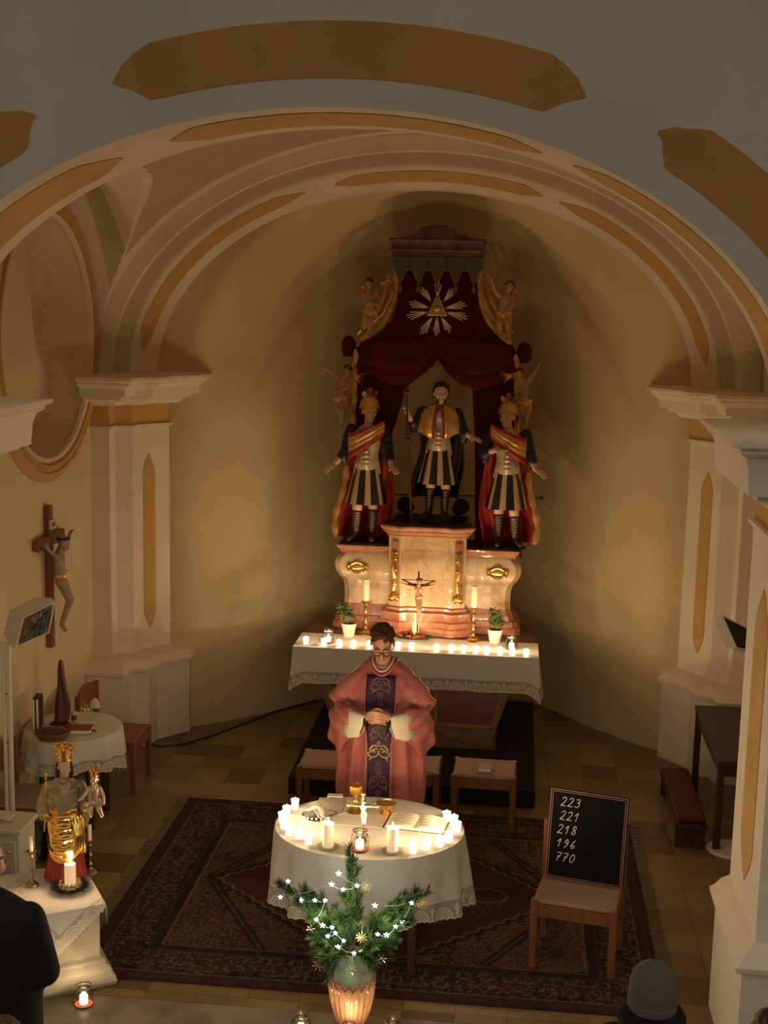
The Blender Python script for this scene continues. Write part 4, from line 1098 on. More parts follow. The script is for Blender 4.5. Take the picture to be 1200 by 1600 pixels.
# ---------------------------------------------------------------- carved angels
def angel(label, Y, J, wings, s=.5):
    q = {k: at(*v[:2], Y=Y+(v[2] if len(v) > 2 else 0)) for k, v in J.items()}
    root = q['pel'].copy(); t = thing('carved_angel', label, 'angel', root, 0, None)
    L = {k: v-root for k, v in q.items()}
    b = MB(); Rh = M3(.15, 0, J.get('turn', (0,0))[0] if False else TURN[label[:12]] if label[:12] in TURN else 0)
    head(b, L['head'], Rh, .46)
    limb(b, [L['head']+Vector((0,.01,-.02)), L['chest']+Vector((0,0,.04)), L['chest']], [.022,.024,.045])
    limb(b, [L['chest'], L['chest'].lerp(Vector(), .55), Vector()], [.055,.048,.056])
    for sd in ('l', 'r'):
        if sd+'sh' in L:
            limb(b, [L[sd+'sh'], L[sd+'el'], L[sd+'ha']], [.026,.021,.013]); d = (L[sd+'ha']-L[sd+'el']); hand(b, L[sd+'ha'], d, s=.40, curl=.2)
        limb(b, [Vector((-.03 if sd == 'l' else .03, 0, -.02)), L[sd+'kn'], L[sd+'an'], L[sd+'an']+Vector((.005,-.03,-.025))], [.040,.030,.018,.013])
    b.build('body', M_carnd, t, remesh=.0065, smo=3)
    h = MB()
    for k in range(30):
        a = rnd.uniform(0, 2*PI); z = rnd.uniform(.1, 1.0); r = sqrt(max(0, 1-z*z)); h.ell(L['head']+Vector((cos(a)*r*.037, .012+sin(a)*r*.042, .010+z*.042)), .011)
    h.build('hair', M_dhair, t, remesh=.006)
    m = MB(); m.chain([Vector((-.06,-.01,.005)), Vector((0,-.035,-.015)), Vector((.065,-.01,.01))], [.022,.032,.022]); m.chain([Vector((.05,-.02,0)), Vector((.07,-.02,-.06)), Vector((.065,-.01,-.10))], [.018,.014,.006])
    m.build('loincloth', M_gwood, t, remesh=.007, smo=2)
    for (x, y, dx, dz) in wings:
        c = at(x, y, Y=Y+.03)-root; m = MB()
        for k in range(5):
            a = k/4; p0 = c-Vector((dx*.05, 0, .0)); e = c+Vector((dx*(.075-.012*k), 0, dz+.02-.028*k)); m.tube([p0, p0.lerp(e, .6)+Vector((0,-.01,.008)), e], [.012,.013,.004], 6, flat=.5)
        m.ell(c-Vector((dx*.035,0,-.004)), (.035,.014,.022)); m.build('wing', M_gold, t)
    return t
TURN = {'carved angel': 0}
W = .0
angel('carved winged child kneeling at the upper left edge of the red canopy', 12.28, dict(head=(577,443), chest=(577,466), pel=(578,487), lsh=(568,460), lel=(572,473,-.04), lha=(588,476,-.08), rsh=(587,459), rel=(594,467,-.02), rha=(591,480,-.05), lkn=(570,499,-.04), lan=(566,512,.02), rkn=(578,502,-.05), ran=(577,522)), [(561,450,-1,.02),(604,444,1,.02)])
angel('carved winged child raising one arm at the upper right edge of the red canopy', 12.28, dict(head=(796,448), chest=(790,468), pel=(787,489), lsh=(780,462), lel=(772,452,-.03), lha=(768,436,-.03), rsh=(800,463), rel=(803,476,-.03), rha=(792,484,-.08), lkn=(781,505,-.04), lan=(783,524), rkn=(793,506,-.03), ran=(796,527)), [(810,455,1,.02)])
angel('carved winged child stretching an arm out left above the helmeted saint', 12.2, dict(head=(543,580), chest=(536,600), pel=(531,622), lsh=(528,590), lel=(516,580,-.02), lha=(503,574,-.03), rsh=(547,594), rel=(546,606,-.05), rha=(527,611,-.08), lkn=(527,637,-.03), lan=(534,654,.03), rkn=(536,641,-.04), ran=(534,664)), [(561,590,1,.02)])
angel('carved winged child lifting an arm at the right of the lower curtain', 12.2, dict(head=(811,585), chest=(817,604), pel=(818,628), lsh=(808,597), lel=(806,609,-.05), lha=(824,614,-.08), rsh=(826,595), rel=(834,586,-.02), rha=(841,572,-.03), lkn=(815,645,-.03), lan=(806,662,.03), rkn=(823,647,-.03), ran=(820,667)), [(791,588,-1,.02)])
# ---------------------------------------------------------------- the priest
PY = 8.86; PXc = -.035
M_rose = mat('rose_damask', (.47,.145,.12), .42, var=.10, vscale=14, bump=.12, bscale=60, sheen=.1)
M_alb = mat('cream_alb', (.78,.72,.55), .8, bump=.1, bscale=60)
M_purple = mat('purple_velvet_band', (.045,.012,.05), .6, var=.2, vscale=30)
M_embr = mat('gold_embroidery', (.72,.56,.28), .35, metal=.6)
M_embrd = mat('dull_embroidery', (.24,.16,.13), .5, metal=.3)
PT = thing('person', 'priest in rose chasuble with purple band, head bowed and hands folded behind the oval table', 'person', (PXc, PY, 0))
Rh = M3(.62, 0, .03); hc = Vector((.0, -.075, 1.725))
b = MB(); head(b, hc, Rh, 1.03)
limb(b, [hc+Vector((0,.03,-.05)), (0,-.01,1.57), (0,.02,1.50)], [.058,.056,.07])
b.ell((0,.03,1.34), (.15,.10,.15)); b.ell((0,.03,1.12), (.15,.10,.20)); b.ell((0,.03,.95), (.165,.11,.12))
for k in (-1, 1):
    limb(b, [(k*.145,.03,1.42), (k*.24,-.02,1.20), (k*.10,-.26,1.235)], [.052,.044,.032])
    limb(b, [(k*.09,.03,.92), (k*.10,.01,.50), (k*.10,.03,.10)], [.085,.06,.042]); b.chain([Vector((k*.10,.05,.055)), Vector((k*.11,-.10,.045))], [.045,.04])
    # palms folded together in front
    b.chain([Vector((k*.085,-.275,1.24)), Vector((k*.040,-.305,1.262))], [.030,.036]); b.ell((k*.036,-.305,1.262), (.028,.030,.042))
for i in range(4):
    for k in (-1, 1):
        z = 1.300-.0215*i-(.0107 if k > 0 else 0); y = -.325
        b.chain([Vector((k*.056, y, z-.012)), Vector((k*.026, y-.024, z+.004)), Vector((-k*.010, y-.027, z+.003)), Vector((-k*.042, y-.008, z-.010))], [.0092,.0088,.0082,.0070], 8)
for k in (-1, 1): b.chain([Vector((k*.036,-.315,1.285)), Vector((k*.022,-.325,1.312)), Vector((-k*.004,-.335,1.322))], [.013,.0105,.0085], 8)
body = b.build('body', M_skin, PT, remesh=.0038, smo=1)
# eyelids, brows
for k in (-1, 1):
    m = MB(); m.tube([hc+Rh @ Vector((k*.012,-.094,.026)), hc+Rh @ Vector((k*.028,-.097,.032)), hc+Rh @ Vector((k*.046,-.088,.026))], [.003,.0038,.0025], 6); m.build('eyebrow', M_hair, PT)
    m = MB(); m.tube([hc+Rh @ Vector((k*.017,-.088,-.004)), hc+Rh @ Vector((k*.029,-.092,-.007)), hc+Rh @ Vector((k*.042,-.086,-.003))], .0016, 5); m.build('eyelash', M_hair, PT)
m = MB(); m.tube([hc+Rh @ Vector((-.022,-.100,-.067)), hc+Rh @ Vector((0,-.106,-.066)), hc+Rh @ Vector((.022,-.100,-.067))], [.002,.0035,.002], 6); m.build('lips', mat('lips', (.42,.16,.11), .5), PT)
# short brown hair
m = MB()
m.ell(hc+Rh @ Vector((0,.022,.040)), (.080,.098,.086), Rh, 18, 12)
for k in range(170):
    a = rnd.uniform(0, 2*PI); z = rnd.uniform(-.35, 1.); r = sqrt(max(0, 1-z*z)); d = Vector((cos(a)*r, sin(a)*r, z))
    if d.y < -.25 and z < .50: continue
    if d.y < .1 and z < .15: continue
    m.ell(hc+Rh @ Vector((d.x*.082, .018+d.y*.098, .036+d.z*.088)), .013, n=7, m=5)
for s_ in (-1, 1):
    for k in range(5): m.ell(hc+Rh @ Vector((s_*.074, -.025+.01*k, .04-.012*k)), .011, n=7, m=5)
m.build('hair', M_hair, PT, remesh=.0055, smo=1)
# glasses
g = MB()
for k in (-1, 1):
    c = Vector((k*.033, -.112, .0)); pts = [hc+Rh @ (c+Vector((.027*cos(a)*(1+.06*cos(2*a)), .004*cos(a)**2, .019*sin(a)))) for a in [2*PI*i/22 for i in range(23)]]
    g.tube(pts, .0028, 6); g.tube([hc+Rh @ Vector((k*.060,-.108,.006)), hc+Rh @ Vector((k*.080,-.05,.004)), hc+Rh @ Vector((k*.082,.01,-.006))], .0024, 6)
g.tube([hc+Rh @ Vector((-.007,-.113,.004)), hc+Rh @ Vector((0,-.118,.008)), hc+Rh @ Vector((.007,-.113,.004))], .0028, 6)
g.build('glasses', mat('dark_glasses_frame', (.05,.015,.012), .3), PT)
m = MB(); m.tube([Vector((.074*sin(a), -.012-.098*cos(a), 1.590-.070*max(0, cos(a))**1.5)) for a in [(-2.2+4.4*i/24) for i in range(25)]], .007, 7); m.build('white_collar', M_linen, PT)
# chasuble: torso cone with sleeves, fused, then folded
c = MB(); rr = []
prof_ = [(1.575,.085,.080,.0),(1.555,.125,.100,.0),(1.52,.175,.115,.0),(1.475,.215,.125,.0),(1.41,.245,.14,-.01),(1.30,.262,.16,-.02),(1.10,.27,.17,-.02),(.90,.272,.175,-.01),(.70,.28,.18,.0),(.45,.29,.19,.0),(.22,.30,.20,.0)]
N = 90
for z, w_, d_, yo in prof_:
    fo = max(0, (1.2-z))*.030
    rr.append([Vector((w_*math.copysign(abs(cos(a))**.86, cos(a)), .02+yo+d_*math.copysign(abs(sin(a))**.86, sin(a))+fo*sin(a*9+z*2)*abs(sin(a)), z-.085*max(0,-sin(a))**2*max(0,1-(1.575-z)/.10))) for a in [2*PI*k/N for k in range(N)]])
c.loft(rr, True, True)
for k in (-1, 1):
    S, E, O = Vector((k*.16,.02,1.40)), Vector((k*.325,-.04,1.20)), Vector((k*.165,-.245,1.20))
    path = [(S,.11,.10,.0), (Vector((k*.215,.0,1.33)),.10,.12,.02), (Vector((k*.27,-.02,1.24)),.080,.135,.04), (Vector((k*.305,-.05,1.14)),.062,.16,.05), (Vector((k*.285,-.12,1.13)),.06,.16,.05), (Vector((k*.235,-.19,1.165)),.052,.125,.03), (Vector((k*.180,-.235,1.200)),.045,.085,.01)]
    rr = []
    for i, (p, w_, h_, dr) in enumerate(path):
        nx = path[min(i+1, len(path)-1)][0]-path[max(i-1, 0)][0]; nx.z = 0 if i > 2 else nx.z; nx.normalize()
        up = Vector((0,0,1)); sd = nx.cross(up); sd.normalize(); up = sd.cross(nx)
        ring = []
        for q in range(28):
            a = 2*PI*q/28; zz = sin(a); hh = h_*(1.0 if zz > 0 else 1.35)
            ring.append(p+sd*w_*cos(a)*(1 if zz > 0 else 1-.45*(-zz))+up*hh*zz)
        rr.append(ring)
    c.loft(rr, True, True)
    # the back of the sleeve hangs down to a point at the side
    c.chain([Vector((k*.31,-.03,1.18)), Vector((k*.345,-.015,1.00)), Vector((k*.28,.0,.84))], [.05,.035,.03])
    c.chain([Vector((k*.32,-.02,1.10)), Vector((k*.28,-.01,.80)), Vector((k*.27,0,.5))], [.055,.045,.03])
chas = c.build('chasuble', M_rose, PT, remesh=.0085, smo=8)
def folds(co):
    x, y, z = co; k = 1 if x > 0 else -1; ax = abs(x); d = 0.
    if z < 1.56 and ax > .10:
        # radiating shoulder folds falling to the forearm
        th = math.atan2(1.56-z, ax-.05); d += .009*sin(th*15+k)*min(1, (ax-.10)*9)*max(0, 1-ax/.34)*(1 if z > 1.15 else .4)
        d += .021*sin((z-ax*.9)*40+k*.8)*max(0, 1-abs(z-1.22)/.17)*min(1, (ax-.10)*8)
    if z > 1.12 and ax > .09: d += .010*sin(ax*55-z*8)*min(1, (ax-.09)*14)*min(1, max(0, 1.52-z)*8)*max(0, 1-ax/.36)
    if z < 1.14 and ax > .08: d += .017*sin(ax*60+z*3.5)*min(1, (1.14-z)*5)*min(1, (ax-.08)*12)
    return d
displace(chas, folds)
dv = bvh_of(chas)
def front(x, z, off=.006):
    h = dv.ray_cast(Vector((x, -1.0, z)), Vector((0,1,0)), 1.3)
    return Vector((x, h[0].y-off, z)) if h[0] is not None else Vector((x, -.15-off, z))
# central purple band following the robe (under the hands)
def fr2(x, z, off):
    ys = []
    for xx in (-.07, 0, .07):
        h = dv.ray_cast(Vector((xx, -.60, z)), Vector((0,1,0)), 1.0)
        ys.append(h[0].y if h[0] is not None else -.16)
    return Vector((x, min(ys)-off-.02*x*x, z))
def bw(z): return .118 if z > 1.30 else (.118-.022*min(1, (1.30-z)/.25))
m = MB(); m.grid(lambda u, v: fr2((u*2-1)*bw(1.49-1.26*v)*.84, 1.49-1.26*v, .006), 10, 60); band = m.build('purple_band', M_purple, PT, ang=80, solid=.004)
for k in (-1, 1): m = MB(); m.grid(lambda u, v: fr2(k*(bw(1.49-1.26*v)*.84+.004+.012*u), 1.49-1.26*v, .008), 1, 60); m.build('band_edging', M_rose, band, solid=.003)
for k in (-1, 1):
    m = MB()
    for j in range(30): m.ell(fr2(k*(bw(.9)*.84+.002), 1.02-.40*j/29, .012), .0045, n=6, m=4)
    m.build('pearl_edging', M_embr, band)
def scroll(c_, s, k, bright, par):
    """one embroidered palmette: centre lozenge and mirrored scrolls"""
    m = MB(); P_ = lambda x, z: fr2(c_[0]+x*s, c_[1]+z*s, .010)
    def tb(pts, r): m.tube([P_(*q) for q in pts], [r*s*f for f in r_(len(pts))], 5)
    def r_(n): return [.5+.7*sin(PI*(i+.5)/n) for i in range(n)]
    for e in (-1, 1):
        tb([(0,.30),(e*.05,.22),(0,.14)], .016)
        tb([(e*.03,.12),(e*.12,.18),(e*.20,.14),(e*.27,.05),(e*.24,-.01),(e*.18,.0),(e*.18,.06)], .026)
        tb([(e*.02,.06),(e*.10,.08),(e*.16,.04),(e*.12,-.03),(e*.06,-.02)], .024)
        tb([(0,-.08),(e*.08,-.16),(e*.20,-.20),(e*.30,-.14),(e*.31,-.04),(e*.25,-.03),(e*.24,-.09)], .022)
        tb([(e*.20,-.20),(e*.27,-.26),(e*.25,-.30)], .02)
    tb([(0,.02),(0,-.10)], .028)
    return m.build('embroidered_palmette', bright, par)
scroll((0,.965), .24, 1, M_embr, band); scroll((0,1.435), .22, 1, M_embrd, band); scroll((0,1.10), .20, 1, M_embrd, band); scroll((0,.74), .22, 1, M_embrd, band)
for (z, s) in ((1.335,.05),(.845,.055),(.63,.05)):
    m = MB()
    for r in range(6):
        for q in range(3): m.ell(fr2((q-1)*s*.28, z+(r-2.5)*s*.30, .009), (.006,.003,.006), n=6, m=4)
    m.build('embroidered_cone', M_embrd, band)
# alb sleeves and dark inner cuffs
for k in (-1, 1):
    m = MB(); rr = []
    for (p, w_, h_, dz) in ((Vector((k*.215,-.195,1.185)),.045,.085,0), (Vector((k*.165,-.262,1.195)),.040,.085,-.01), (Vector((k*.100,-.315,1.215)),.026,.070,-.02), (Vector((k*.088,-.325,1.218)),.018,.058,-.02)):
        nx = Vector((-k*.8,-.6,0)).normalized(); sd = nx.cross(Vector((0,0,1)))
        rr.append([p+sd*w_*cos(a)+Vector((k*.03*min(0, sin(a))*-1,0,(h_ if sin(a) > 0 else h_*1.25)*sin(a)+dz)) for a in [2*PI*q/24 for q in range(24)]])
    m.loft(rr, True, False); cu = m.build('alb_sleeve', M_alb, PT, ang=70, solid=.004)
    m = MB(); m.ell((k*.078,-.318,1.195), (.010,.016,.060), Matrix.Rotation(k*.25, 3, 'Y')); m.build('dark_inner_cuff', M_black, cu)
m = MB(); m.loft([[Vector((w_*cos(a), .02+d_*sin(a), z)) for a in [2*PI*q/30 for q in range(30)]] for z, w_, d_ in ((.55,.22,.14),(.2,.24,.17),(.03,.25,.18))], True, True); m.build('alb_skirt', M_alb, PT)
m = MB(); m.tube([Vector((.098*sin(a), .0-.100*cos(a)*(1 if cos(a) > 0 else .9), 1.575-.085*max(0, cos(a))**2)) for a in [2*PI*i/36 for i in range(37)]], .013, 8, flat=.8); m.build('chasuble_collar', M_rose, PT)

# ---------------------------------------------------------------- congregation seen from behind
def viewer(label, loc, rz, top, coat, hairc=None, hat=None, collar=None, w=.25, bald=False):
    t = thing('person', label, 'person', loc, rz); H = top; hc = Vector((0, .02, H-.115))  # faces +Y (away from the camera)
    R = M3(.12, 0, PI); b = MB(); head(b, hc, R, 1.0)
    limb(b, [hc+Vector((0,-.01,-.06)), (0,-.01,H-.26)], [.055,.06]); sh = H-.33
    b.ell((0,0,sh-.14), (w*.70,.10,.17)); b.ell((0,0,sh-.40), (.15,.11,.2)); b.ell((0,0,sh-.55), (.17,.12,.12))
    for k in (-1, 1):
        limb(b, [(k*(w-.08),0,sh-.03), (k*(w-.01),.02,sh-.28), (k*.15,.20,sh-.42)], [.055,.045,.032]); hand(b, (k*.13,.215,sh-.41), (-k*.7,.5,.1), side=k, s=1)
        limb(b, [(k*.09,0,sh-.6), (k*.10,.0,(sh-.6)*.5), (k*.10,-.01,.09)], [.085,.06,.045]); b.chain([Vector((k*.10,-.02,.05)), Vector((k*.11,.13,.045))], [.045,.04])
    b.build('body', M_skin, t, remesh=.0075, smo=2)
    c = MB(); rr = []
    for z, w_, d_ in ((sh+.09,.07,.075),(sh+.06,.14,.10),(sh+.015,w*.86,.125),(sh-.06,w,.145),(sh-.25,w*1.02,.16),(sh-.5,w*.98,.165),(sh-.75,w,.175),(.35,w*1.02,.18)):
        rr.append([Vector((w_*math.copysign(abs(cos(a))**.85, cos(a)), d_*math.copysign(abs(sin(a))**.85, sin(a)), z)) for a in [2*PI*q/40 for q in range(40)]])
    c.loft(rr, True, True)
    for k in (-1, 1): limb(c, [(k*(w-.05),0,sh-.02), (k*(w+.02),.02,sh-.28), (k*.16,.19,sh-.41)], [.085,.075,.055])
    c.build('coat', coat, t, remesh=.016, smo=5)
    if collar:
        m = MB()
        for k in range(26):
            a = 2*PI*k/26; m.ell((.105*cos(a), .01+.095*sin(a), sh+.10+rnd.uniform(-.015,.015)), (.045,.04,.05))
        displace(m.build('fur_collar', collar, t, remesh=.012), lambda co: .006*noise.noise(co*60))
    if hat:
        m = MB(); m.lathe([(.088,-.075),(.100,-.07),(.103,-.02),(.101,.03),(.088,.075),(.062,.105),(.03,.122),(.004,.128)], hc+Vector((0,-.005,.012)), 26, 1, 1.1); m.build('knitted_hat', hat, t, ang=60)
        m = MB(); m.lathe([(.102,-.08),(.107,-.075),(.108,-.045),(.103,-.040)], hc+Vector((0,-.005,.012)), 26, 1, 1.1); m.build('hat_brim', hat, t)
    elif hairc:
        m = MB()
        for k in range(300):
            a = rnd.uniform(0, 2*PI); z = rnd.uniform(-.85, .25 if bald else 1.); r = sqrt(max(0, 1-z*z)); d = Vector((cos(a)*r, sin(a)*r, z))
            if d.y > .35 and z < .5: continue
            m.ell(hc+Vector((d.x*.080, d.y*.100-.012, .02+d.z*.10)), .021 if not bald else .008, n=7, m=5)
        m.build('hair', hairc, t, remesh=.008, smo=1)
    m = MB()
    for k in (-1, 1): limb(m, [(k*.09,0,.75), (k*.10,0,.42), (k*.10,-.01,.12)], [.105,.085,.07])
    m.build('trousers', M_black, t, remesh=.016, smo=3)
    for k in (-1, 1): m = MB(); m.chain([Vector((k*.10,-.04,.05)), Vector((k*.11,.15,.045))], [.05,.046]); m.build('shoe', M_blackp, t)
    return t
ZN = -.32
M_coat = mat('black_coat', (.010,.009,.009), .9); M_fur = mat('black_fur', (.012,.010,.009), .95, bump=.8, bscale=200)
M_knit = mat('grey_knit', (.12,.11,.10), .95, bump=.6, bscale=180)
viewer('onlooker seen from behind in a grey knitted hat and black fur collar', (1.515, 5.3, ZN), .0, 1.60, M_coat, hat=M_knit, collar=M_fur, w=.21)
viewer('bald onlooker in a black jacket, cut by the left frame edge', (-1.565, 5.55, ZN), -.15, 1.86, M_coat, hairc=mat('grey_stubble', (.25,.16,.10), .8), bald=True, w=.27)
viewer('onlooker whose brown hair just shows in the bottom left corner', (-.99, 4.30, ZN), .1, 1.72, M_coat, hairc=mat('light_brown_hair', (.13,.065,.03), .7, bump=.7, bscale=150), w=.2)
viewer('onlooker whose dark hair just shows at the lower right edge', (2.03, 5.3, ZN), .1, 1.42, M_coat, hairc=M_dhair, w=.2)

# ---------------------------------------------------------------- Madonna on her pedestal
PZ = .50
PC = Vector((-1.92, 7.17, 0)); prz = .55
M_stone = mat('pale_stone', (.42,.37,.28), .7, var=.18, vscale=6, bump=.4, bscale=14)
mb = MB(); hw_, hd_ = .29, .29
def rect(a, b, z): return [Vector((-a,-b,z)), Vector((a,-b,z)), Vector((a,b,z)), Vector((-a,b,z))]
mb.loft([rect(hw_+d, hd_+d, z) for d, z in ((.07,0),(.085,.03),(.075,.06),(.06,.075),(.055,.105),(.025,.135),(.03,.15),(.015,.16),(.0,.17),(0,.44),(.02,.45),(.02,PZ))], True, True)
tag(mb.build('stone_pedestal', M_stone, loc=PC, rz=prz, bevel=.006, ang=25), 'carved stone block pedestal under the crowned statue by the left wall', 'pedestal')
rp = Matrix.Rotation(prz, 3, 'Z')
def onp(x, y, z=0): v = rp @ Vector((x, y, 0)); return Vector((PC.x+v.x, PC.y+v.y, PZ+z))
# cloth laid diagonally with lace border
cw_ = .36
def pcl(u, v):
    x, y = (u*2-1)*cw_, (v*2-1)*cw_; a = PI/4-.08; X, Y = x*cos(a)-y*sin(a)+.07, x*sin(a)+y*cos(a)-.09; z = .006
    ex = max(0, abs(X)-hw_-.03); ey = max(0, abs(Y)-hd_-.03); d = ex+ey
    if d > 0:
        X = math.copysign(min(abs(X), hw_+.03)+.22*ex, X) if ex else X; Y = math.copysign(min(abs(Y), hd_+.03)+.10*ey, Y) if ey else Y
        z -= d*.95
    return onp(X, Y, max(z, -.48))
def crow(co, i):
    n = 301; u = (i % n)/300; v = (i//n)/300; e = min(u, v, 1-u, 1-v)*2*cw_; al = (u if min(v, 1-v) < min(u, 1-u) else v)*2*cw_
    if e < .10: return lace(al, e, .10, .15)
    return (*LINEN, 1.)
mb = MB(); mb.grid(pcl, 300, 300); cl = mb.build('lace_cloth', M_lace, ang=80); paint(cl, crow)
struct_top = MB(); struct_top.prism([onp(x,y,.001) for x,y in ((-hw_-.02,-hd_-.02),(hw_+.02,-hd_-.02),(hw_+.02,hd_+.02),(-hw_-.02,hd_+.02))], (0,0,.003)); struct_top.build('linen_underlay', M_linen, cl)
tag(cl, 'small white cloth with wide lace corners draped on the stone pedestal', 'cloth')
mp = at(101, 1377, Z=PZ+.01)
MT = thing('crowned_madonna', 'gilded crowned Madonna statue holding a crowned child on the stone pedestal', 'statue', mp+Vector((0,.02,0)), .25)
M_mred = mat('red_dress_paint', (.40,.05,.04), .35, var=.2, vscale=10); M_mgold = mat('bright_gold_robe', (.85,.52,.14), .25, metal=1., var=.1, vscale=10)
M_mgrey = mat('olive_veil_paint', (.38,.30,.17), .35, metal=.3, var=.2, vscale=12); M_mblue = mat('dark_blue_lining', (.02,.025,.05), .4)
b = MB(); hd = Vector((.005,-.005,.735)); R = M3(.15,0,.30); head(b, hd, R, .52); limb(b, [hd+Vector((0,.01,-.03)), (0,.01,.65), (0,.015,.58)], [.028,.028,.06])
b.ell((0,.015,.5), (.075,.055,.12)); b.ell((0,.015,.30), (.08,.06,.2)); b.ell((0,.015,.12), (.08,.06,.12))
limb(b, [(-.075,.01,.61), (-.115,-.01,.48), (-.105,-.055,.42)], [.03,.025,.015]); hand(b, (-.105,-.055,.42), (0,-.3,.6), s=.5, curl=.8)
limb(b, [(.075,.01,.61), (.12,-.01,.50), (.135,-.06,.51)], [.03,.025,.016]); hand(b, (.135,-.06,.51), (.5,-.5,.4), side=-1, s=.5, curl=.3)
b.build('body', M_carn, MT, remesh=.0055, smo=2)
def robe(name, m_, rings, nf, amp, ph=0, th=0.):
    m = MB(); n = 84; rr = []
    for z, w_, d_, cx_, cy_ in rings: rr.append([Vector((cx_+(w_+amp*sin(nf*a+ph+z*14))*cos(a), cy_+(d_+amp*sin(nf*a+ph+z*14))*sin(a), z)) for a in [2*PI*q/n for q in range(n)]])
    m.loft(rr, True, True); return m.build(name, m_, MT, ang=70)
robe('red_dress', M_mred, [(.015,.125,.095,0,.01),(.08,.115,.09,0,.01),(.2,.10,.08,0,.01),(.30,.085,.07,0,.01)], 14, .008)
m = MB(); n = 84; rr = []
for z, w_, d_, cx_, cy_ in [(.185,.105,.085,.03,.0),(.20,.118,.092,.02,-.005),(.28,.118,.095,.01,-.005),(.38,.112,.09,0,-.005),(.46,.10,.08,0,0),(.52,.09,.07,0,0)]:
    rr.append([Vector((cx_+(w_+.007*sin(9*a+z*14))*cos(a), cy_+(d_+.007*sin(9*a+z*14))*sin(a), z+.02*cos(a)*(z < .25))) for a in [2*PI*q/n for q in range(n)]])
m.loft(rr, True, True)
for j in range(5):
    z = .485-.058*j; w_ = .088+.004*j; s0 = rnd.uniform(-.25,.25); m.tube([Vector((w_*sin(a+s0*.5), -.010-(.080+.004*j)*cos(a), z-.045*cos(a+s0)-.010*j*cos(a))) for a in [(-1.25+2.5*i/12) for i in range(13)]], [.004+.017*sin(PI*i/12) for i in range(13)], 7)
for j in range(5): m.tube([Vector((.04+.02*j,-.09+.008*j,.45)), Vector((.07+.012*j,-.10+.012*j,.32)), Vector((.05+.02*j,-.095+.01*j,.19))], [.006,.011,.008], 6)
m.build('gold_robe', M_mgold, MT, remesh=.0055, smo=12)
m = MB(); rr = []
for z, w_, d_ in ((.47,.110,.078),(.53,.120,.083),(.60,.100,.072),(.64,.068,.055),(.665,.045,.042)): rr.append([Vector((w_*cos(a), .01+d_*sin(a), z)) for a in [2*PI*q/60 for q in range(60)]])
m.loft(rr, True, True)
for j in range(6): m.tube([Vector((-.10+.01*j,-.045,.60-.022*j)), Vector((-.02,-.090,.575-.024*j)), Vector((.085,-.055,.615-.020*j))], [.007,.013,.007], 7)
for j in range(4): m.tube([Vector((-.045,-.045,.655-.012*j)), Vector((0,-.065-.008*j,.632-.016*j)), Vector((.045,-.045,.655-.012*j))], .009, 7)
m.build('grey_mantle', M_mgrey, MT, remesh=.0055, smo=4)
m = MB(); limb(m, [(-.09,.01,.60),(-.13,-.0,.48),(-.115,-.05,.44)], [.042,.042,.034]); limb(m, [(.09,.01,.60),(.135,-.0,.49),(.13,-.04,.49)], [.042,.044,.038]); limb(m, [(.13,-.02,.46),(.12,-.03,.36)], [.04,.02]); m.build('mantle_sleeve', M_mgrey, MT, remesh=.007, smo=3)
m = MB(); m.grid(lambda u, v: Vector((-.135-.03*v+.05*u+.008*sin(v*20), -.03+.08*u, .42-.30*v)), 8, 20); m.build('blue_mantle', M_mblue, MT, solid=.012)
m = MB(); m.grid(lambda u, v: Vector(((u*2-1)*(.105+.03*v), .075+.02*cos(u*20)*v, .64-.60*v)), 24, 20); m.build('back_mantle', M_mblue, MT, solid=.012)
m = MB(); m.ell(hd+Vector((0,.016,.008)), (.046,.052,.056)); 
for k in (-1, 1): m.chain([hd+Vector((k*.038,0,.01)), hd+Vector((k*.043,.0,-.04)), hd+Vector((k*.035,.01,-.09))], [.014,.013,.010])
m.build('hair', M_dhair, MT, remesh=.005, smo=1)
def crown(par, c_, s, nm='crown'):
    m = MB(); m.lathe([(.040,0),(.044,.004),(.044,.014),(.040,.017),(.043,.045),(.050,.075),(.052,.082),(.045,.080),(.036,.050),(.034,.012)], (0,0,0), 28); 
    for k in range(8): a = 2*PI*k/8; m.ell((.051*cos(a), .051*sin(a), .084), (.012,.012,.013), n=8, m=6); m.ell((.045*cos(a+.4), .045*sin(a+.4), .045), (.009,.009,.012), n=8, m=6)
    m.v = [tuple(Vector(v)*s+Vector(c_)) for v in m.v]; return m.build(nm, M_gold, par, ang=40)
crown(MT, hd+Vector((0,.004,.038)), 1.05)
m = MB(); m.cap((-.108,-.085,.42), (-.098,-.072,.70), .005, .004); m.ell((-.098,-.072,.71), (.010,.010,.016)); m.ell((-.099,-.072,.685), (.009,.009,.007)); m.cap((-.108,-.085,.42), (-.112,-.09,.36), .005, .004)
m.build('sceptre', M_mgold, MT)
# the child
b = MB(); ch = Vector((.185,-.06,.665)); head(b, ch, M3(.05,0,-.2), .34); limb(b, [ch+Vector((0,.005,-.02)), (.185,-.055,.61)], [.017,.03]); limb(b, [(.185,-.055,.60), (.18,-.055,.54)], [.036,.040])
limb(b, [(.155,-.06,.61),(.125,-.085,.575),(.100,-.10,.555)], [.016,.013,.009]); limb(b, [(.215,-.06,.61),(.238,-.075,.565),(.243,-.095,.52)], [.016,.013,.009])
limb(b, [(.17,-.06,.53),(.165,-.11,.505),(.170,-.11,.455)], [.024,.018,.011]); limb(b, [(.20,-.06,.53),(.215,-.11,.50),(.235,-.12,.455)], [.024,.018,.011])
cb = b.build('child', mat('silvered_gold_paint', (.62,.45,.28), .3, metal=.6), MT, remesh=.0045, smo=2)
crown(cb, ch+Vector((0,.002,.022)), .60)
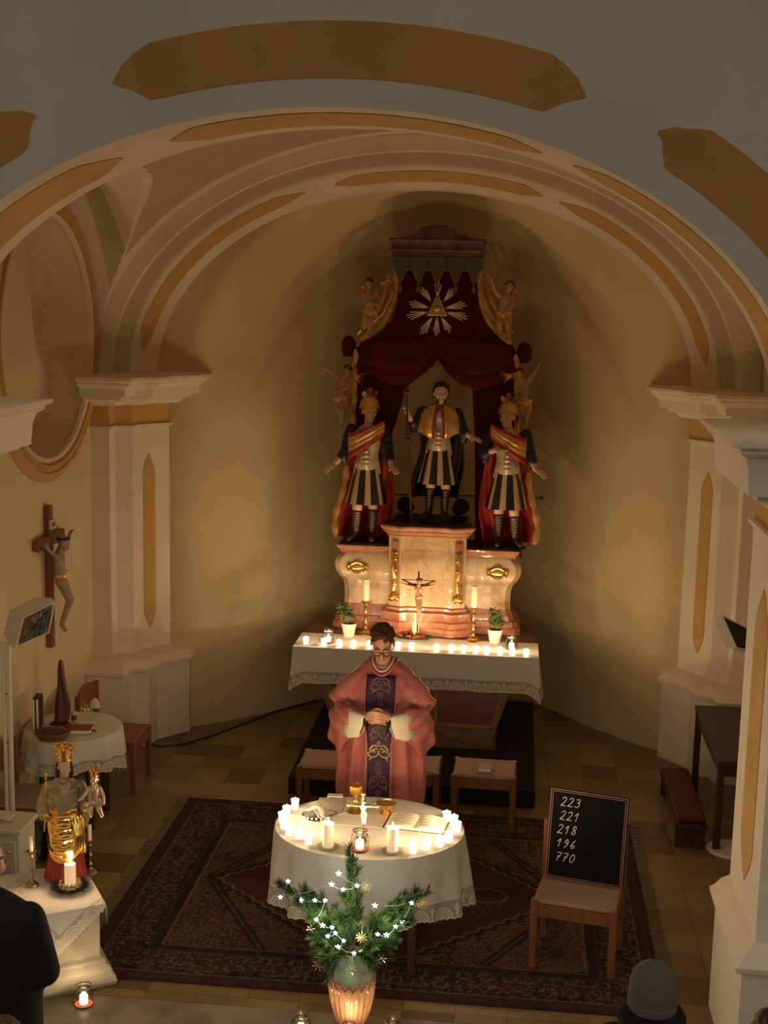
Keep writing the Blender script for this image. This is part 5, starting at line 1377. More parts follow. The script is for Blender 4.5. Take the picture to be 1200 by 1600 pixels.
# ---------------------------------------------------------------- candles
WARM = (1, .70, .40)
def votive(loc, label, group, power, proto=[None]):
    if proto[0] is None:
        t = thing('votive_candle', label, 'candle', loc, 0, group)
        m = MB(); m.lathe([(.019,.0),(.022,.004),(.0255,.058),(.0265,.060),(.0245,.058),(.0235,.050)], (0,0,0), 20, cap=False); m.build('glass_cup', mat('glowing_frosted_glass', (.95,.85,.65), .35, emit=2.0, ecol=(1,.74,.46)), t)  # emission added to the glass, standing in for flame light shining through
        m = MB(); m.lathe([(.018,.004),(.0215,.008),(.0228,.044),(.0,.044)], (0,0,0), 18); m.build('wax', M_cup, t)
        m = MB(); m.lathe([(.001,.046),(.005,.052),(.0058,.058),(.003,.068),(.0005,.076)], (0,0,0), 10); m.build('flame', M_flame, t)
        proto[0] = t
    else: t = dup(proto[0], loc, rnd.uniform(0, 6), label, group)
    if power: point_light(Vector(loc)+Vector((0,0,.070)), power, WARM, .010)
    return t
PW_T, PW_A = 3.4, 3.9
gl, gr = 'votive candles along the left rim of the oval table', 'votive candles along the right rim of the oval table'
TLZ = TZ+.0025
lt = [(461,1263),(448,1274),(441,1284),(444,1294),(452,1304),(467,1309),(482,1318)]
rt = [(698,1283),(709,1289),(714,1299),(701,1315),(687,1322),(666,1327),(645,1332)]
nmL = ['votive candle farthest back on the left rim of the oval table', 'second votive candle from the back on the left rim', 'third votive candle from the back on the left rim', 'fourth votive candle from the back on the left rim', 'fifth votive candle from the back on the left rim', 'sixth votive candle from the back on the left rim', 'votive candle on the left rim nearest the left pillar candle']
nmR = [s.replace('left', 'right') for s in nmL]
for (x, y), n_ in zip(lt, nmL): p = at(x, y, Z=TLZ); votive(p, n_, gl, PW_T)
for (x, y), n_ in zip(rt, nmR): p = at(x, y, Z=TLZ); votive(p, n_, gr, PW_T)
AZ = 1.0045
al = [(478,1007),(506,1010),(530,1012),(552,1013),(577,1014),(622,1016),(643,1017),(682,1019),(705,1020),(724,1021),(743,1022),(760,1023),(781,1024),(800,1025),(822,1027)]
ws = ['at the far left end of the altar cloth', 'in front of the left jar lantern on the altar', 'second to the right of the left jar lantern on the altar', 'below the left flowerpot on the altar', 'half hidden left of the priest on the altar', 'close to the right of the priest on the altar', 'below the white pillar candle on the altar', 'first to the right of the altar wreath', 'second to the right of the altar wreath', 'just left of the right candlestick foot', 'in front of the right candlestick foot', 'between right candlestick and right flowerpot', 'in front of the right flowerpot on the altar', 'in front of the right jar lantern on the altar', 'at the far right end of the altar cloth']
for (x, y), n_ in zip(al, ws): p = at(x, y-1, Z=AZ); votive(p, 'votive candle '+n_, 'votive candles along the altar front edge', PW_A)
def pillar(name, label, loc, r, h, lit, power=0, saucer=None, group=None, n=20):
    t = thing(name, label, 'candle', loc, 0, group)
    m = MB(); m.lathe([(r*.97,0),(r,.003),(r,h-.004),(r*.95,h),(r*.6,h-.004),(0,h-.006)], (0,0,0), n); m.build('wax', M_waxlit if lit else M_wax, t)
    m = MB(); m.tube([(0,0,h-.006),(.0005,0,h+.008)], .0012, 5); m.build('wick', M_black, t)
    if lit:
        m = MB(); m.lathe([(.001,0),(.005,.006),(.006,.014),(.003,.026),(.0005,.036)], (0,0,h), 10); m.build('flame', M_flame, t)
        if power: point_light(Vector(loc)+Vector((0,0,h+.04)), power, WARM, .012)
    if saucer:
        m = MB(); m.lathe([(.001,-.0065),(saucer*.5,-.0065),(saucer,-.001),(saucer,.001),(saucer*.5,-.003)], (0,0,0), 28); m.build('glass_saucer', M_glass, t)
    return t
for (x, y, n_) in ((512.5,1322,'tall white pillar candle on a glass saucer, left of the central jar'), (613,1329,'tall white pillar candle on a glass saucer, right of the central jar')):
    p = at(x, y, Z=TLZ+.007); pillar('pillar_candle', n_, p, .0345, .145, True, 2.2, .066, 'pillar candles on the oval table')
def lantern(label, loc, greens=True, power=2., s=1., group=None, red=True):
    t = thing('jar_lantern', label, 'lantern', loc, rnd.uniform(0, 3), group); t.scale = (s,)*3
    m = MB(); m.lathe([(.002,.001),(.052,.001),(.056,.008),(.056,.075),(.046,.098),(.041,.104),(.043,.110),(.043,.128),(.041,.128),(.040,.106),(.044,.096),(.053,.074),(.053,.010),(.002,.004)], (0,0,0), 28); m.build('glass_jar', M_glass, t, ang=50)
    m = MB(); m.lathe([(.022,.013),(.024,.015),(.024,.058),(.0,.056)], (0,0,0), 16); m.build('candle_stub', M_cup, t)
    m = MB(); m.lathe([(.001,0),(.005,.006),(.006,.014),(.003,.024),(.0005,.032)], (0,0,.058), 10); m.build('flame', M_flame, t)
    m = MB(); m.lathe([(.05,.005),(.05,.012),(.0,.012)], (0,0,0), 20); m.build('red_sand' if red else 'moss', mat('red_sand', (.50,.10,.05), .8) if red else mat('moss', (.08,.13,.03), .9), t)
    m = MB(); m.lathe([(.0435,.116),(.0455,.117),(.0455,.122),(.0435,.123)], (0,0,0), 24, cap=False); m.build('wire_rim', M_silver, t)
    if greens:
        m = MB(); rr = random.Random(int(loc[0]*100))
        for k in range(60):
            a = rr.uniform(-.5, .5)+.3; z = rr.uniform(.0, .05); p0 = Vector((.058*cos(a), .058*sin(a), z)); p1 = p0+Vector((.03*cos(a+rr.uniform(-.6,.6)), .03*sin(a+rr.uniform(-.6,.6)), rr.uniform(-.01,.035))); m.tube([p0, p1], [.0016,.0006], 4)
        m.build('fir_sprig', M_leaf, t)
    if power: point_light(Vector(loc)+Vector((0,0,.150*s)), power, WARM, .012)
    return t
p = at(562, 1328, Z=TLZ); lantern('glass jar lantern with candle at the front middle of the oval table', p, True, 2.)
p = at(513, 1004, Z=AZ); lantern('round glass jar lantern near the left end of the altar', p, True, 1.2, .95)
p = at(799, 1014, Z=AZ); lantern('round glass jar lantern near the right end of the altar', p, True, 1.2, .95)
p = at(131, 1570, Z=.001); lantern('glass jar lantern with red sand on the step beside the stone pedestal', p, True, 1.9, 1.0)
p = at(470, 1618, Z=.001); lantern('jar lantern on the step just left of the vase', p, False, 1.6, 1.0)
p = at(613, 1627, Z=.001); lantern('jar lantern on the step right of the vase, cut by the bottom edge', p, False, 1.6, 1.0)
p = at(545, 1630, Z=.001); lantern('jar lantern in front of the vase foot, mostly below the frame', p, False, 1.5, .9)
# candlesticks on the altar
def stick(label, loc, h, s, matr, candle_h, candle_r, glabel, lit=False):
    t = thing('candlestick', label, 'candlestick', loc); pr_ = [(.062,0),(.066,.006),(.060,.014),(.050,.020),(.042,.024),(.044,.032),(.020,.046),(.012,.060),(.016,.075),(.024,.085),(.016,.095),(.011,.12),(.014,.16),(.022,.172),(.014,.184),(.011,.21),(.013,.25),(.022,.262),(.014,.275),(.014,.285),(.030,.297),(.050,.308),(.052,.314),(.030,.312),(.022,.306),(.0,.306)]
    m = MB(); m.lathe([(r*s, z*h/.306) for r, z in pr_], (0,0,0), 24); m.build('stem', matr, t, ang=50)
    m = MB(); m.cap(Vector((0,0,h)), Vector((0,0,h+.03)), .0035, .001); m.build('pricket', matr, t)
    pillar('altar_candle', glabel, Vector(loc)+Vector((0,0,h+.002)), candle_r, candle_h, lit)
    return t
p = at(571, 990, Z=AZ); stick('turned brass candlestick at the left of the altar', p, .30, 1., M_brass, .215, .029, 'thick white unlit candle on the left altar candlestick')
p = at(739, 1002, Z=AZ); stick('turned brass candlestick at the right of the altar', p, .30, 1., M_brass, .215, .029, 'thick white unlit candle on the right altar candlestick')
for (x, y, a, b_) in ((50,1383,'turned brass candlestick on the cloth left of the Madonna','slim white candle in the candlestick left of the Madonna'),(141,1364,'turned brass candlestick on the cloth right of the Madonna','slim white candle in the candlestick right of the Madonna')):
    p = at(x, y, Z=PZ+.010); stick(a, p, .215, .62, mat('old_brass', (.42,.33,.20), .4, metal=1.), .10, .0115, b_)
# lit pillar candle with wreath before the Madonna
p = at(110, 1388, Z=PZ+.012); pillar('pillar_candle', 'lit white pillar candle standing in the green wreath before the Madonna', p+Vector((0,0,.02)), .034, .14, True, 4.)
def wreath(name, label, loc, R_, col, rib=True, n=260, seed=1):
    t = thing(name, label, 'wreath', loc); m = MB(); rr = random.Random(seed)
    for k in range(n):
        a = rr.uniform(0, 2*PI); r = R_*(1+rr.uniform(-.15,.15)); p0 = Vector((r*cos(a), r*sin(a), rr.uniform(.008,.028))); b = a+rr.uniform(-1,1); p1 = p0+Vector((cos(b)*.035, sin(b)*.035, rr.uniform(-.004,.018))); p1.z = max(.002, p1.z)
        m.tube([p0, p1], [.003,.0008], 4)
    m.tube([Vector((R_*cos(2*PI*k/24), R_*sin(2*PI*k/24), .012)) for k in range(25)], .010, 6); m.build('greenery', col, t)
    if rib:
        m = MB()
        for k in range(14):
            a = 2*PI*k/14; m.tube([Vector((R_*.55*cos(a), R_*.55*sin(a), .02)), Vector((R_*.72*cos(a+.2), R_*.72*sin(a+.2), .045)), Vector((R_*.85*cos(a+.45), R_*.85*sin(a+.45), .025))], .008, 6, flat=.4)
        m.build('ribbon', mat('cream_gold_ribbon', (.62,.45,.25), .4, metal=.3), t)
        for k in range(6): a = 2*PI*k/6; m = MB(); m.ell((R_*.75*cos(a), R_*.75*sin(a), .042), .011); m.build('gold_bauble', M_gold, t)
    return t
M_fir = mat('dark_fir_green', (.025,.05,.018), .6, var=.4, vscale=30)
wreath('candle_wreath', 'small green wreath with cream ribbon around the candle before the Madonna', at(110, 1388, Z=PZ+.010), .082, M_fir)
p = at(649, 994, Z=AZ); pillar('pillar_candle', 'short lit white candle with patterned sides before the altar crucifix', p, .031, .125, True, 1.5)
t = wreath('altar_wreath', 'low arrangement of fir and red berries before the altar candle', at(646, 998, Z=AZ), .10, M_fir, False, 200, 4); t.scale = (1.3,.6,1)
for k in range(12): a = rnd.uniform(0, 2*PI); m = MB(); m.ell((.1*cos(a), .1*sin(a), .035), (.014,.014,.014)); m.build('red_berry', mat('red_berry', (.35,.03,.02), .35), t)
# potted plants on the altar
def plant(label, loc, seed, dx=0):
    t = thing('potted_plant', label, 'plant', loc); m = MB(); m.lathe([(.045,0),(.048,.003),(.068,.118),(.071,.120),(.071,.126),(.066,.126),(.063,.115),(.0,.113)], (0,0,0), 26); m.build('pot', mat('cream_pot', (.80,.62,.48), .5), t)
    m = MB(); m.lathe([(.062,.108),(.060,.116),(0,.119)], (0,0,0), 16); m.build('soil', M_rock, t); rr = random.Random(seed)
    st = MB(); lf = MB()
    for k in range(15):
        a = rr.uniform(0, 2*PI); h = rr.uniform(.07,.21); r = rr.uniform(.03,.12); top = Vector((r*cos(a)+dx*h, r*sin(a)*.7, .115+h)); mid = Vector((top.x*.35, top.y*.35, .115+h*.6)); st.tube([Vector((rr.uniform(-.03,.03), rr.uniform(-.03,.03), .11)), mid, top], [.003,.0025,.0015], 5)
        for j in range(9):
            q = mid.lerp(top, rr.uniform(-.2, 1)); b = rr.uniform(0, 2*PI); d = Vector((cos(b), sin(b), rr.uniform(-.5,.7))).normalized(); s_ = d.cross(Vector((0,0,1))).normalized(); L_ = rr.uniform(.035,.06)
            lf.add([q, q+d*L_*.5+s_*L_*.2+Vector((0,0,.003)), q+d*L_, q+d*L_*.5-s_*L_*.2+Vector((0,0,.003)), q+d*L_*.5+Vector((0,0,-.004))], [(0,1,4),(1,2,4),(2,3,4),(3,0,4)])
    st.build('stem', mat('green_stem', (.13,.15,.04), .6), t); tag(lf.build('leaves', M_leaf, t, solid=.0015), kind='stuff'); return t
plant('potted christmas cactus in a white pot at the left of the altar', at(545, 994, Z=AZ), 3, -.25); plant('potted christmas cactus in a white pot at the right of the altar', at(773, 1004, Z=AZ), 8, .1)
# crucifixes
def corpus(root, c_, s, m_, droop=.5, cloth=None):
    b = MB(); C_ = lambda x, y, z: c_+Vector((x, y, z))*s
    head(b, C_(.03,-.08,.28), M3(.6,.2,0), .9*s); limb(b, [C_(.02,-.05,.22), C_(0,-.03,.12)], [.045*s,.07*s]); b.ell(C_(0,-.035,.05), (.115*s,.07*s,.13*s)); limb(b, [C_(0,-.03,0), C_(.02,-.04,-.16)], [.075*s,.08*s])
    for k in (-1, 1):
        limb(b, [C_(k*.10,-.03,.13), C_(k*.26,-.04,.13+.14*droop), C_(k*.43,-.02,.13+.42*droop)], [.036*s,.03*s,.022*s]); hand(b, C_(k*.43,-.02,.13+.42*droop), (k*.6,-.2,.7), s=.8*s, curl=.4)
        limb(b, [C_(.02+k*.045,-.04,-.2), C_(.05+k*.02,-.15,-.48), C_(k*.02,-.05,-.80), C_(k*.015,-.10,-.88)], [.065*s,.046*s,.028*s,.02*s])
    o_ = b.build('corpus', m_, root, remesh=.010*s, smo=2)
    b = MB(); b.ell(C_(.02,-.04,-.15), (.105*s,.085*s,.07*s)); b.chain([C_(.10,-.08,-.12), C_(.13,-.08,-.26)], [.035*s,.015*s]); b.build('loincloth', cloth or m_, o_)
    b = MB(); b.tube([C_(.03+.075*cos(a), -.08+.08*sin(a), .345) for a in [2*PI*i/14 for i in range(15)]], .016*s, 6); b.build('crown_of_thorns', M_dhair, o_)
    return o_
def pxc(*a, **k): return at(*a, **k)
# wall crucifix
WT = at(75, 790, X=-2.87); WB = at(81, 1010, X=-2.87)
CT = thing('wall_crucifix', 'wooden crucifix with carved figure hanging on the left wall', 'crucifix', (-2.895, (WT.y+WB.y)/2, WB.z), PI/2)
hgt = WT.z-WB.z
mb = MB(); mb.bx(-.04, .04, -.045, -.001, 0, hgt); cr = mb.build('upright', M_wood, CT, bevel=.004)
zc = hgt*.76
mb = MB(); mb.bx(-.30, .30, -.050, -.004, zc-.045, zc+.045); mb.build('crossbeam', M_wood, CT, bevel=.004)
mb = MB(); mb.bx(-.055, .055, -.065, -.045, hgt-.19, hgt-.11); sg = mb.build('titulus', mat('cream_scroll', (.62,.52,.36), .7), CT, bevel=.003)
for i_, st in enumerate(([(0,0),(0,1)], [(0,0),(0,1),(.6,0),(.6,1)], [(0,0),(0,1),(.5,.8),(0,.5),(.5,0)], [(0,0),(0,1)])):
    mb = MB(); mb.tube([(-.042+.023*i_+q[0]*.018, -.0665, hgt-.17+q[1]*.035) for q in st], .0022, 4); mb.build('titulus_letter', M_dark, sg)
corpus(CT, Vector((.0,-.085,zc-.20)), .62, mat('painted_corpus', (.34,.27,.18), .4, var=.15, vscale=14), .42, M_gwood)
# altar crucifix: slender brass/wood stand
p = at(655, 986, Z=AZ); p.y = 11.665; AC = thing('altar_crucifix', 'slim standing crucifix with figure before the tabernacle', 'crucifix', p)
mb = MB(); mb.lathe([(.055,0),(.058,.008),(.03,.02),(.012,.05),(.010,.06)], (0,0,0), 18); mb.build('foot', M_brass, AC)
mb = MB(); mb.bar((0,0,.04), (0,0,.62), .014, .012); mb.bar((-.10,.0,.50), (.10,0,.50), .012, .012); mb.build('cross', M_dark, AC)
corpus(AC, Vector((0,-.012,.44)), .34, mat('copper_corpus', (.60,.32,.18), .35, metal=.4), .18)
mb = MB(); q = [Vector((-.155,-.02,.545)), Vector((-.07,-.02,.51)), Vector((0,-.02,.475)), Vector((.07,-.02,.51)), Vector((.155,-.02,.545))]; mb.tube(q, [.006,.008,.010,.008,.006], 6); mb.tube([q[0], q[4]], .004, 5); mb.build('thorn_branch', M_dark, AC)
# table crucifix
p = at(566, 1312, Z=TLZ); TC = thing('table_crucifix', 'small gilded standing crucifix on the oval table facing the priest', 'crucifix', p)
mb = MB(); mb.lathe([(.04,0),(.042,.006),(.022,.018),(.010,.03),(.008,.04)], (0,0,0), 18); mb.build('foot', M_gold, TC)
mb = MB(); mb.bar((0,0,.03), (0,0,.285), .012, .010); mb.bar((-.085,0,.215), (.085,0,.215), .012, .010); mb.build('cross', M_gold, TC, bevel=.002)
for q in ((-.085,0,.215),(.085,0,.215),(0,0,.29)): mb = MB(); mb.ell(q, (.013,.008,.013)); mb.build('trefoil_end', M_gold, TC)
corpus(TC, Vector((0,.02,.19)), .17, M_silver, .2)
# chalice, ciborium
p = at(556, 1268, Z=TLZ); t = thing('chalice', 'tall gilded chalice standing at the priest side of the table', 'chalice', p)
mb = MB(); mb.lathe([(.058,0),(.060,.004),(.045,.014),(.018,.035),(.012,.055),(.022,.068),(.022,.075),(.011,.088),(.014,.10),(.034,.118),(.043,.145),(.046,.178),(.044,.178),(.040,.146),(.03,.122),(.0,.108)], (0,0,0), 30); mb.build('cup', M_gold, t, ang=50)
p = at(603, 1271, Z=TLZ); t = thing('ciborium_bowl', 'shallow gilded bowl with hosts on the table beside the chalice', 'bowl', p)
mb = MB(); mb.lathe([(.038,0),(.040,.004),(.030,.012),(.020,.022),(.022,.03),(.045,.040),(.062,.055),(.066,.075),(.063,.075),(.058,.058),(.04,.046),(0,.042)], (0,0,0), 30); mb.build('bowl', M_gold, t, ang=50)
mb = MB(); mb.lathe([(.056,.060),(.056,.066),(0,.068)], (0,0,0), 24); mb.build('host', mat('communion_host', (.45,.28,.12), .6), t)
# open missal on a low rest
def openbook(label, loc, rz, w=.17, d=.20):
    t = thing('open_book', label, 'book', loc, rz)
    for k in (-1, 1):
        mb = MB(); rr = []
        for i in range(9):
            u = i/8; x = k*w*u; z = .024*sin(PI*min(1, u*.9+.1))**.6+.004*(1-u)
            rr.append([Vector((x,-d/2,.003)), Vector((x,-d/2,z)), Vector((x,d/2,z)), Vector((x,d/2,.003))])
        mb.loft(rr, True, True); pg = mb.build('page_block', M_paper, t, ang=35)
        for c_ in (0, 1):
            for r in range(11):
                mb = MB(); x0_ = k*w*(.14+.42*c_); x1_ = x0_+k*w*.34; y = d/2-.025-r*.0145
                f_ = lambda x: .024*sin(PI*min(1, abs(x)/w*.9+.1))**.6+.004*(1-abs(x)/w)+.0008
                mb.tube([(x0_+(x1_-x0_)*q/3, y, f_(x0_+(x1_-x0_)*q/3)) for q in range(4)], .0016, 4)
                if r < 11: mb.build('text_line', mat('grey_print', (.20,.17,.13), .8), pg) if (c_*11+r) % 3 != 2 else None
    mb = MB(); mb.bx(-w-.006, w+.006, -d/2-.006, d/2+.006, -.0005, .003); mb.build('cover', mat('brown_leather', (.12,.04,.02), .5), t)
    mb = MB(); mb.tube([(0,d/2-.01,.022),(.01,.0,.026),(.03,-d/2,.022),(.06,-d/2-.05,.004)], .003, 5, flat=.3); mb.build('ribbon_bookmark', mat('white_ribbon', (.7,.6,.45), .6), t)
    return t
p = at(651, 1288, Z=TLZ+.001); openbook('thick open missal lying on the right half of the oval table', p, -.12, .19, .21)
# linens and papers
def sheet_(name, label, pxs, z, m_, cat, h=.002):
    pts = [at(x, y, Z=z) for x, y in pxs]; mb = MB(); mb.prism(pts, (0,0,h)); return tag(mb.build(name, m_, smooth=False), label, cat)
sheet_('song_sheet', 'printed sheet lying flat left of the chalice', [(500,1246),(538,1249),(534,1272),(488,1266)], TLZ+.0005, mat('printed_paper', (.50,.44,.34), .8, var=.25, vscale=45), 'paper')
sheet_('folded_napkin', 'small folded white napkin at the back edge of the oval table', [(513,1241),(536,1242),(536,1246),(511,1246)], TLZ+.0005, M_linen, 'napkin', .006)
# glass dish with white cloth at the left
p = at(499, 1279, Z=TLZ); t = thing('glass_dish', 'cut glass dish holding a folded white cloth on the left of the table', 'dish', p, .3)
mb = MB(); mb.lathe([(.05,.001),(.068,.006),(.088,.024),(.09,.034),(.086,.034),(.066,.010),(.0,.006)], (0,0,0), 30, 1.25, .9); mb.build('glass', M_glass, t, ang=50)
mb = MB()
for k in range(24): a = 2*PI*k/24; mb.ell((.112*cos(a), .081*sin(a), .030), (.008,.008,.006), n=6, m=4)
mb.build('cut_rim', M_silver, t)
p2 = p+Vector((0,0,.014)); mb = MB()
mb.grid(lambda u, v: Vector(((u-.5)*.17, (v-.5)*.075+.02*sin(u*5), .022+.018*sin(u*6)+.008*cos(v*7+u*3))), 20, 10); o_ = mb.build('folded_cloth', M_linen, loc=p2, rz=-.5, solid=.004); tag(o_, 'crumpled white cloth lying in the cut glass dish', 'cloth')
mb = MB(); mb.cap((0,0,0), (.085,.01,.012), .004, .003); mb.ell((-.012,0,0), (.018,.012,.004)); tag(mb.build('silver_spoon', M_silver, loc=at(522,1274,Z=TLZ+.005), rz=.2), 'small silver spoon beside the cut glass dish', 'spoon')

# ---------------------------------------------------------------- vase with fir branches
VP = at(548, 1603, Z=.001); VP.y += .02
t = thing('ceramic_vase', 'tall glazed vase with green shoulder and pale brown ribs on the step', 'vase', VP)
M_glaze = mat('brown_rib_glaze', (.45,.24,.13), .15, coat=.8, var=.25, vscale=8); M_glazeg = mat('celadon_glaze', (.30,.34,.22), .12, coat=.8, var=.15, vscale=10)
def vprof(z): # radius by height
    P_ = [(0,.075),(.01,.08),(.05,.092),(.12,.112),(.20,.128),(.26,.132),(.31,.126),(.35,.108),(.37,.085),(.385,.068),(.40,.062),(.43,.061),(.445,.066)]
    for i in range(len(P_)-1):
        if P_[i][0] <= z <= P_[i+1][0]:
            u = (z-P_[i][0])/(P_[i+1][0]-P_[i][0]); return P_[i][1]+(P_[i+1][1]-P_[i][1])*u
    return P_[-1][1]
mb = MB(); n = 144; rr = []
for j in range(41):
    z = .30*j/40; f = 1 if .03 < z < .25 else 0; rr.append([Vector(((vprof(z)-f*.0035*(cos(24*a)))*cos(a), (vprof(z)-f*.0035*cos(24*a))*sin(a), z)) for a in [2*PI*k/n for k in range(n)]])
mb.loft(rr, True, True); mb.build('ribbed_body', M_glaze, t)
mb = MB(); mb.lathe([(vprof(z), z) for z in [.30+.145*k/18 for k in range(19)]]+[(.055,.444),(.054,.40),(.0,.39)], (0,0,0), 48); mb.build('green_shoulder', M_glazeg, t)
mb = MB()
for k in range(36):
    a = 2*PI*k/36; r = vprof(.298)+.003; mb.ell((r*cos(a), r*sin(a), .300), (.006,.006,.008), n=6, m=5)
for k in range(18):
    a = 2*PI*k/18; da = PI/18; r = vprof(.275)+.002
    mb.tube([(r*cos(a-da), r*sin(a-da), .287), (r*cos(a), r*sin(a), .262), (r*cos(a+da), r*sin(a+da), .287)], .0035, 5)
mb.build('relief_band', mat('dark_relief_glaze', (.30,.16,.08), .2, coat=.6), t)
VT = VP+Vector((0,0,.43))
BT_ = thing('fir_branch_bouquet', 'spreading bouquet of fir branches rising from the glazed vase', 'plant', VT)
M_ndl = mat('fir_needles', (.035,.065,.012), .55, col2=(.08,.13,.022), vscale=9); M_twig = mat('brown_twig', (.13,.07,.03), .8)
def branch(tip, bend, seed, dens=230, L_=.055, spread=.8):
    rr = random.Random(seed); tip = Vector(tip)-VT; bend = Vector(bend)
    P_ = [Vector((0,0,-.05)).lerp(tip, u)+bend*sin(PI*u) for u in [k/14 for k in range(15)]]
    tw = MB(); tw.tube(P_, [.006-.004*k/14 for k in range(15)], 6); tw = tw.build('fir_branch', M_twig, BT_)
    nd = MB(); 
    subs = [(P_, 0.30, 1., dens)]
    for j in range(5):
        k = rr.randint(5, 11); p0 = P_[k]; d = (P_[min(14, k+2)]-P_[k]).normalized(); s_ = (d+Vector((rr.uniform(-1,1), rr.uniform(-1,1), rr.uniform(-.2,.7)))*.8).normalized(); L2 = rr.uniform(.07,.13)
        subs.append(([p0, p0+s_*L2*.5, p0+s_*L2], 0, 1., 120))
    for Q, u0, u1, N_ in subs:
        for k in range(N_):
            u = u0+(u1-u0)*rr.random(); x = u*(len(Q)-1); i = min(int(x), len(Q)-2); p = Q[i].lerp(Q[i+1], x-i); d = (Q[i+1]-Q[i]).normalized()
            q = Vector((rr.gauss(0,1), rr.gauss(0,1), rr.gauss(0,1))); q = (q-d*q.dot(d)).normalized(); e = (d*1.0+q*spread).normalized()*L_*rr.uniform(.6,1.15)
            s2_ = e.cross(q).normalized()*.0019
            nd.add([p-s2_, p+s2_, p+e*.6+s2_+q*.002, p+e, p+e*.6-s2_+q*.002], [(0,1,2,3,4)])
    tag(nd.build('needles', M_ndl, tw, smooth=False), kind='stuff')
YB = VP.y
def vb_(x, y, dy=0): return at(x, y, Y=YB+dy)
brs = [((545,1325,.02),(0,.02,0)), ((556,1385,-.05),(.01,0,0)), ((435,1380,-.04),(.02,0,.05)), ((478,1392,.05),(0,0,.05)), ((468,1412,-.10),(0,0,.03)), ((668,1393,.0),(-.02,0,.02)), ((632,1398,-.05),(-.02,0,.02)), ((640,1440,-.10),(0,0,.04)), ((610,1475,-.15),(0,-.03,.05)), ((505,1492,-.12),(0,-.03,.06)), ((498,1465,-.05),(0,0,.05)), ((575,1500,-.16),(0,-.05,.06)), ((530,1430,-.12),(0,0,0)), ((590,1440,-.08),(0,0,0)), ((520,1505,-.16),(0,-.05,.07)), ((600,1500,-.08),(.0,-.03,.06))]
for i, ((x, y, dy), bd) in enumerate(brs): branch(vb_(x, y, dy), bd, 30+i, 520 if i < 9 else 330)
# star string lights
M_led = mat('cold_led_star', (.9,.95,1), .3, emit=14., ecol=(.80,.90,1))
stars = [(529,1365),(450,1377),(438,1402),(518,1382),(558,1384),(536,1390),(470,1407),(492,1407),(508,1407),(586,1415),(643,1411),(494,1437),(504,1446),(512,1463),(524,1458),(528,1480),(537,1470),(553,1490),(565,1488),(628,1440),(618,1448),(604,1461),(590,1460),(519,1449)]
SL = thing('string_light', 'string of small star shaped lights wound through the fir branches', 'lights', VT)
cord = []
for i, (x, y) in enumerate(stars):
    p = vb_(x, y, -.13 if y > 1420 else -.09)-VT; m = MB(); cord.append(p+Vector((0,.012,0)))
    pts = []
    for k in range(10): a = PI/2+2*PI*k/10; r = (.013 if i % 3 else .017) if k % 2 == 0 else .0045; pts.append(p+Vector((r*cos(a), 0, r*sin(a))))
    m.prism(pts, (0,.004,0)); m.build('star_lamp', M_led, SL)
order = [0,4,5,3,2,1,6,7,8,11,12,23,13,14,16,15,17,18,22,21,20,19,10,9]
m = MB(); q = []
for a_, b_ in zip(order[:-1], order[1:]):
    A_, B_ = cord[a_], cord[b_]; q += [A_.lerp(B_, k/4)+Vector((0,.01,-.02*sin(PI*k/4))) for k in range(4)]
m.tube(q, .0012, 4); m.build('wire', mat('clear_wire', (.35,.4,.3), .4), SL)
for (x, y, dy, w_) in ((553,1460,-.12,2.0), (500,1440,-.12,1.6), (610,1440,-.10,1.6), (540,1400,-.10,1.6)):
    point_light(vb_(x, y, dy-.05), w_, (.86,1,.84), .05)
# straw and silver star ornaments
def ornament(x, y, dy, r, m_, label, n=8):
    c_ = vb_(x, y, dy); t = thing('star_ornament', label, 'ornament', c_)
    for k in range(n):
        a = 2*PI*k/n+.2; m = MB(); m.cap(Vector((0,0,0)), Vector((r*cos(a), 0, r*sin(a))), .0016, .003, 6); m.build('ray', m_, t)
    m = MB(); m.tube([(0,0,0),(0,.002,.035),(.002,.01,.06)], .0006, 4); m.build('thread', M_paper, t)
M_straw = mat('straw', (.55,.36,.13), .55)
ornament(565,1465,-.17,.030,M_straw,'straw star hanging in the middle of the fir branches', 10); ornament(498,1508,-.14,.034,M_straw,'straw star dangling lowest at the left of the vase', 8)
ornament(661,1411,-.06,.036,M_straw,'straw star near the tip of the right fir branch', 12); ornament(573,1384,-.08,.028,M_straw,'straw star beside the upright middle fir branch', 9)
ornament(550,1517,-.16,.028,M_straw,'straw star hanging against the neck of the vase', 10); ornament(597,1498,-.12,.026,M_silver,'silver snowflake ornament hanging right of the vase neck', 6)
ornament(485,1452,-.10,.022,M_silver,'silver ornament hanging under the left fir branches', 6)

# ---------------------------------------------------------------- things on the round side table
SZt = SZ+.0055
p = at(122, 1143, Z=SZt); t = book('prayer_book', 'closed red book with dark ribbons lying on the round side table', p, .12, .22, .15, .035, mat('red_cover', (.30,.02,.015), .4))
m = MB(); m.tube([(.11,-.02,.02),(.135,-.03,.02),(.14,-.02,.006)], .005, 6); m.build('ribbon_bookmark', M_black, t)
p = at(82, 1155, Z=SZt); t = thing('wicker_basket', 'flat brown wicker basket on the near side of the round side table', 'basket', p)
m = MB()
for j in range(5): m.tube([Vector(((.098+.008*j)*cos(a), (.070+.008*j)*sin(a), .008+.012*j+.002*sin(a*14+j*PI))) for a in [2*PI*k/60 for k in range(61)]], .008, 6)
m.lathe([(.09,.001),(.10,.006),(0,.006)], (0,0,0), 20, 1, .75); m.build('woven_body', mat('wicker', (.20,.09,.04), .7, var=.3, vscale=40), t)
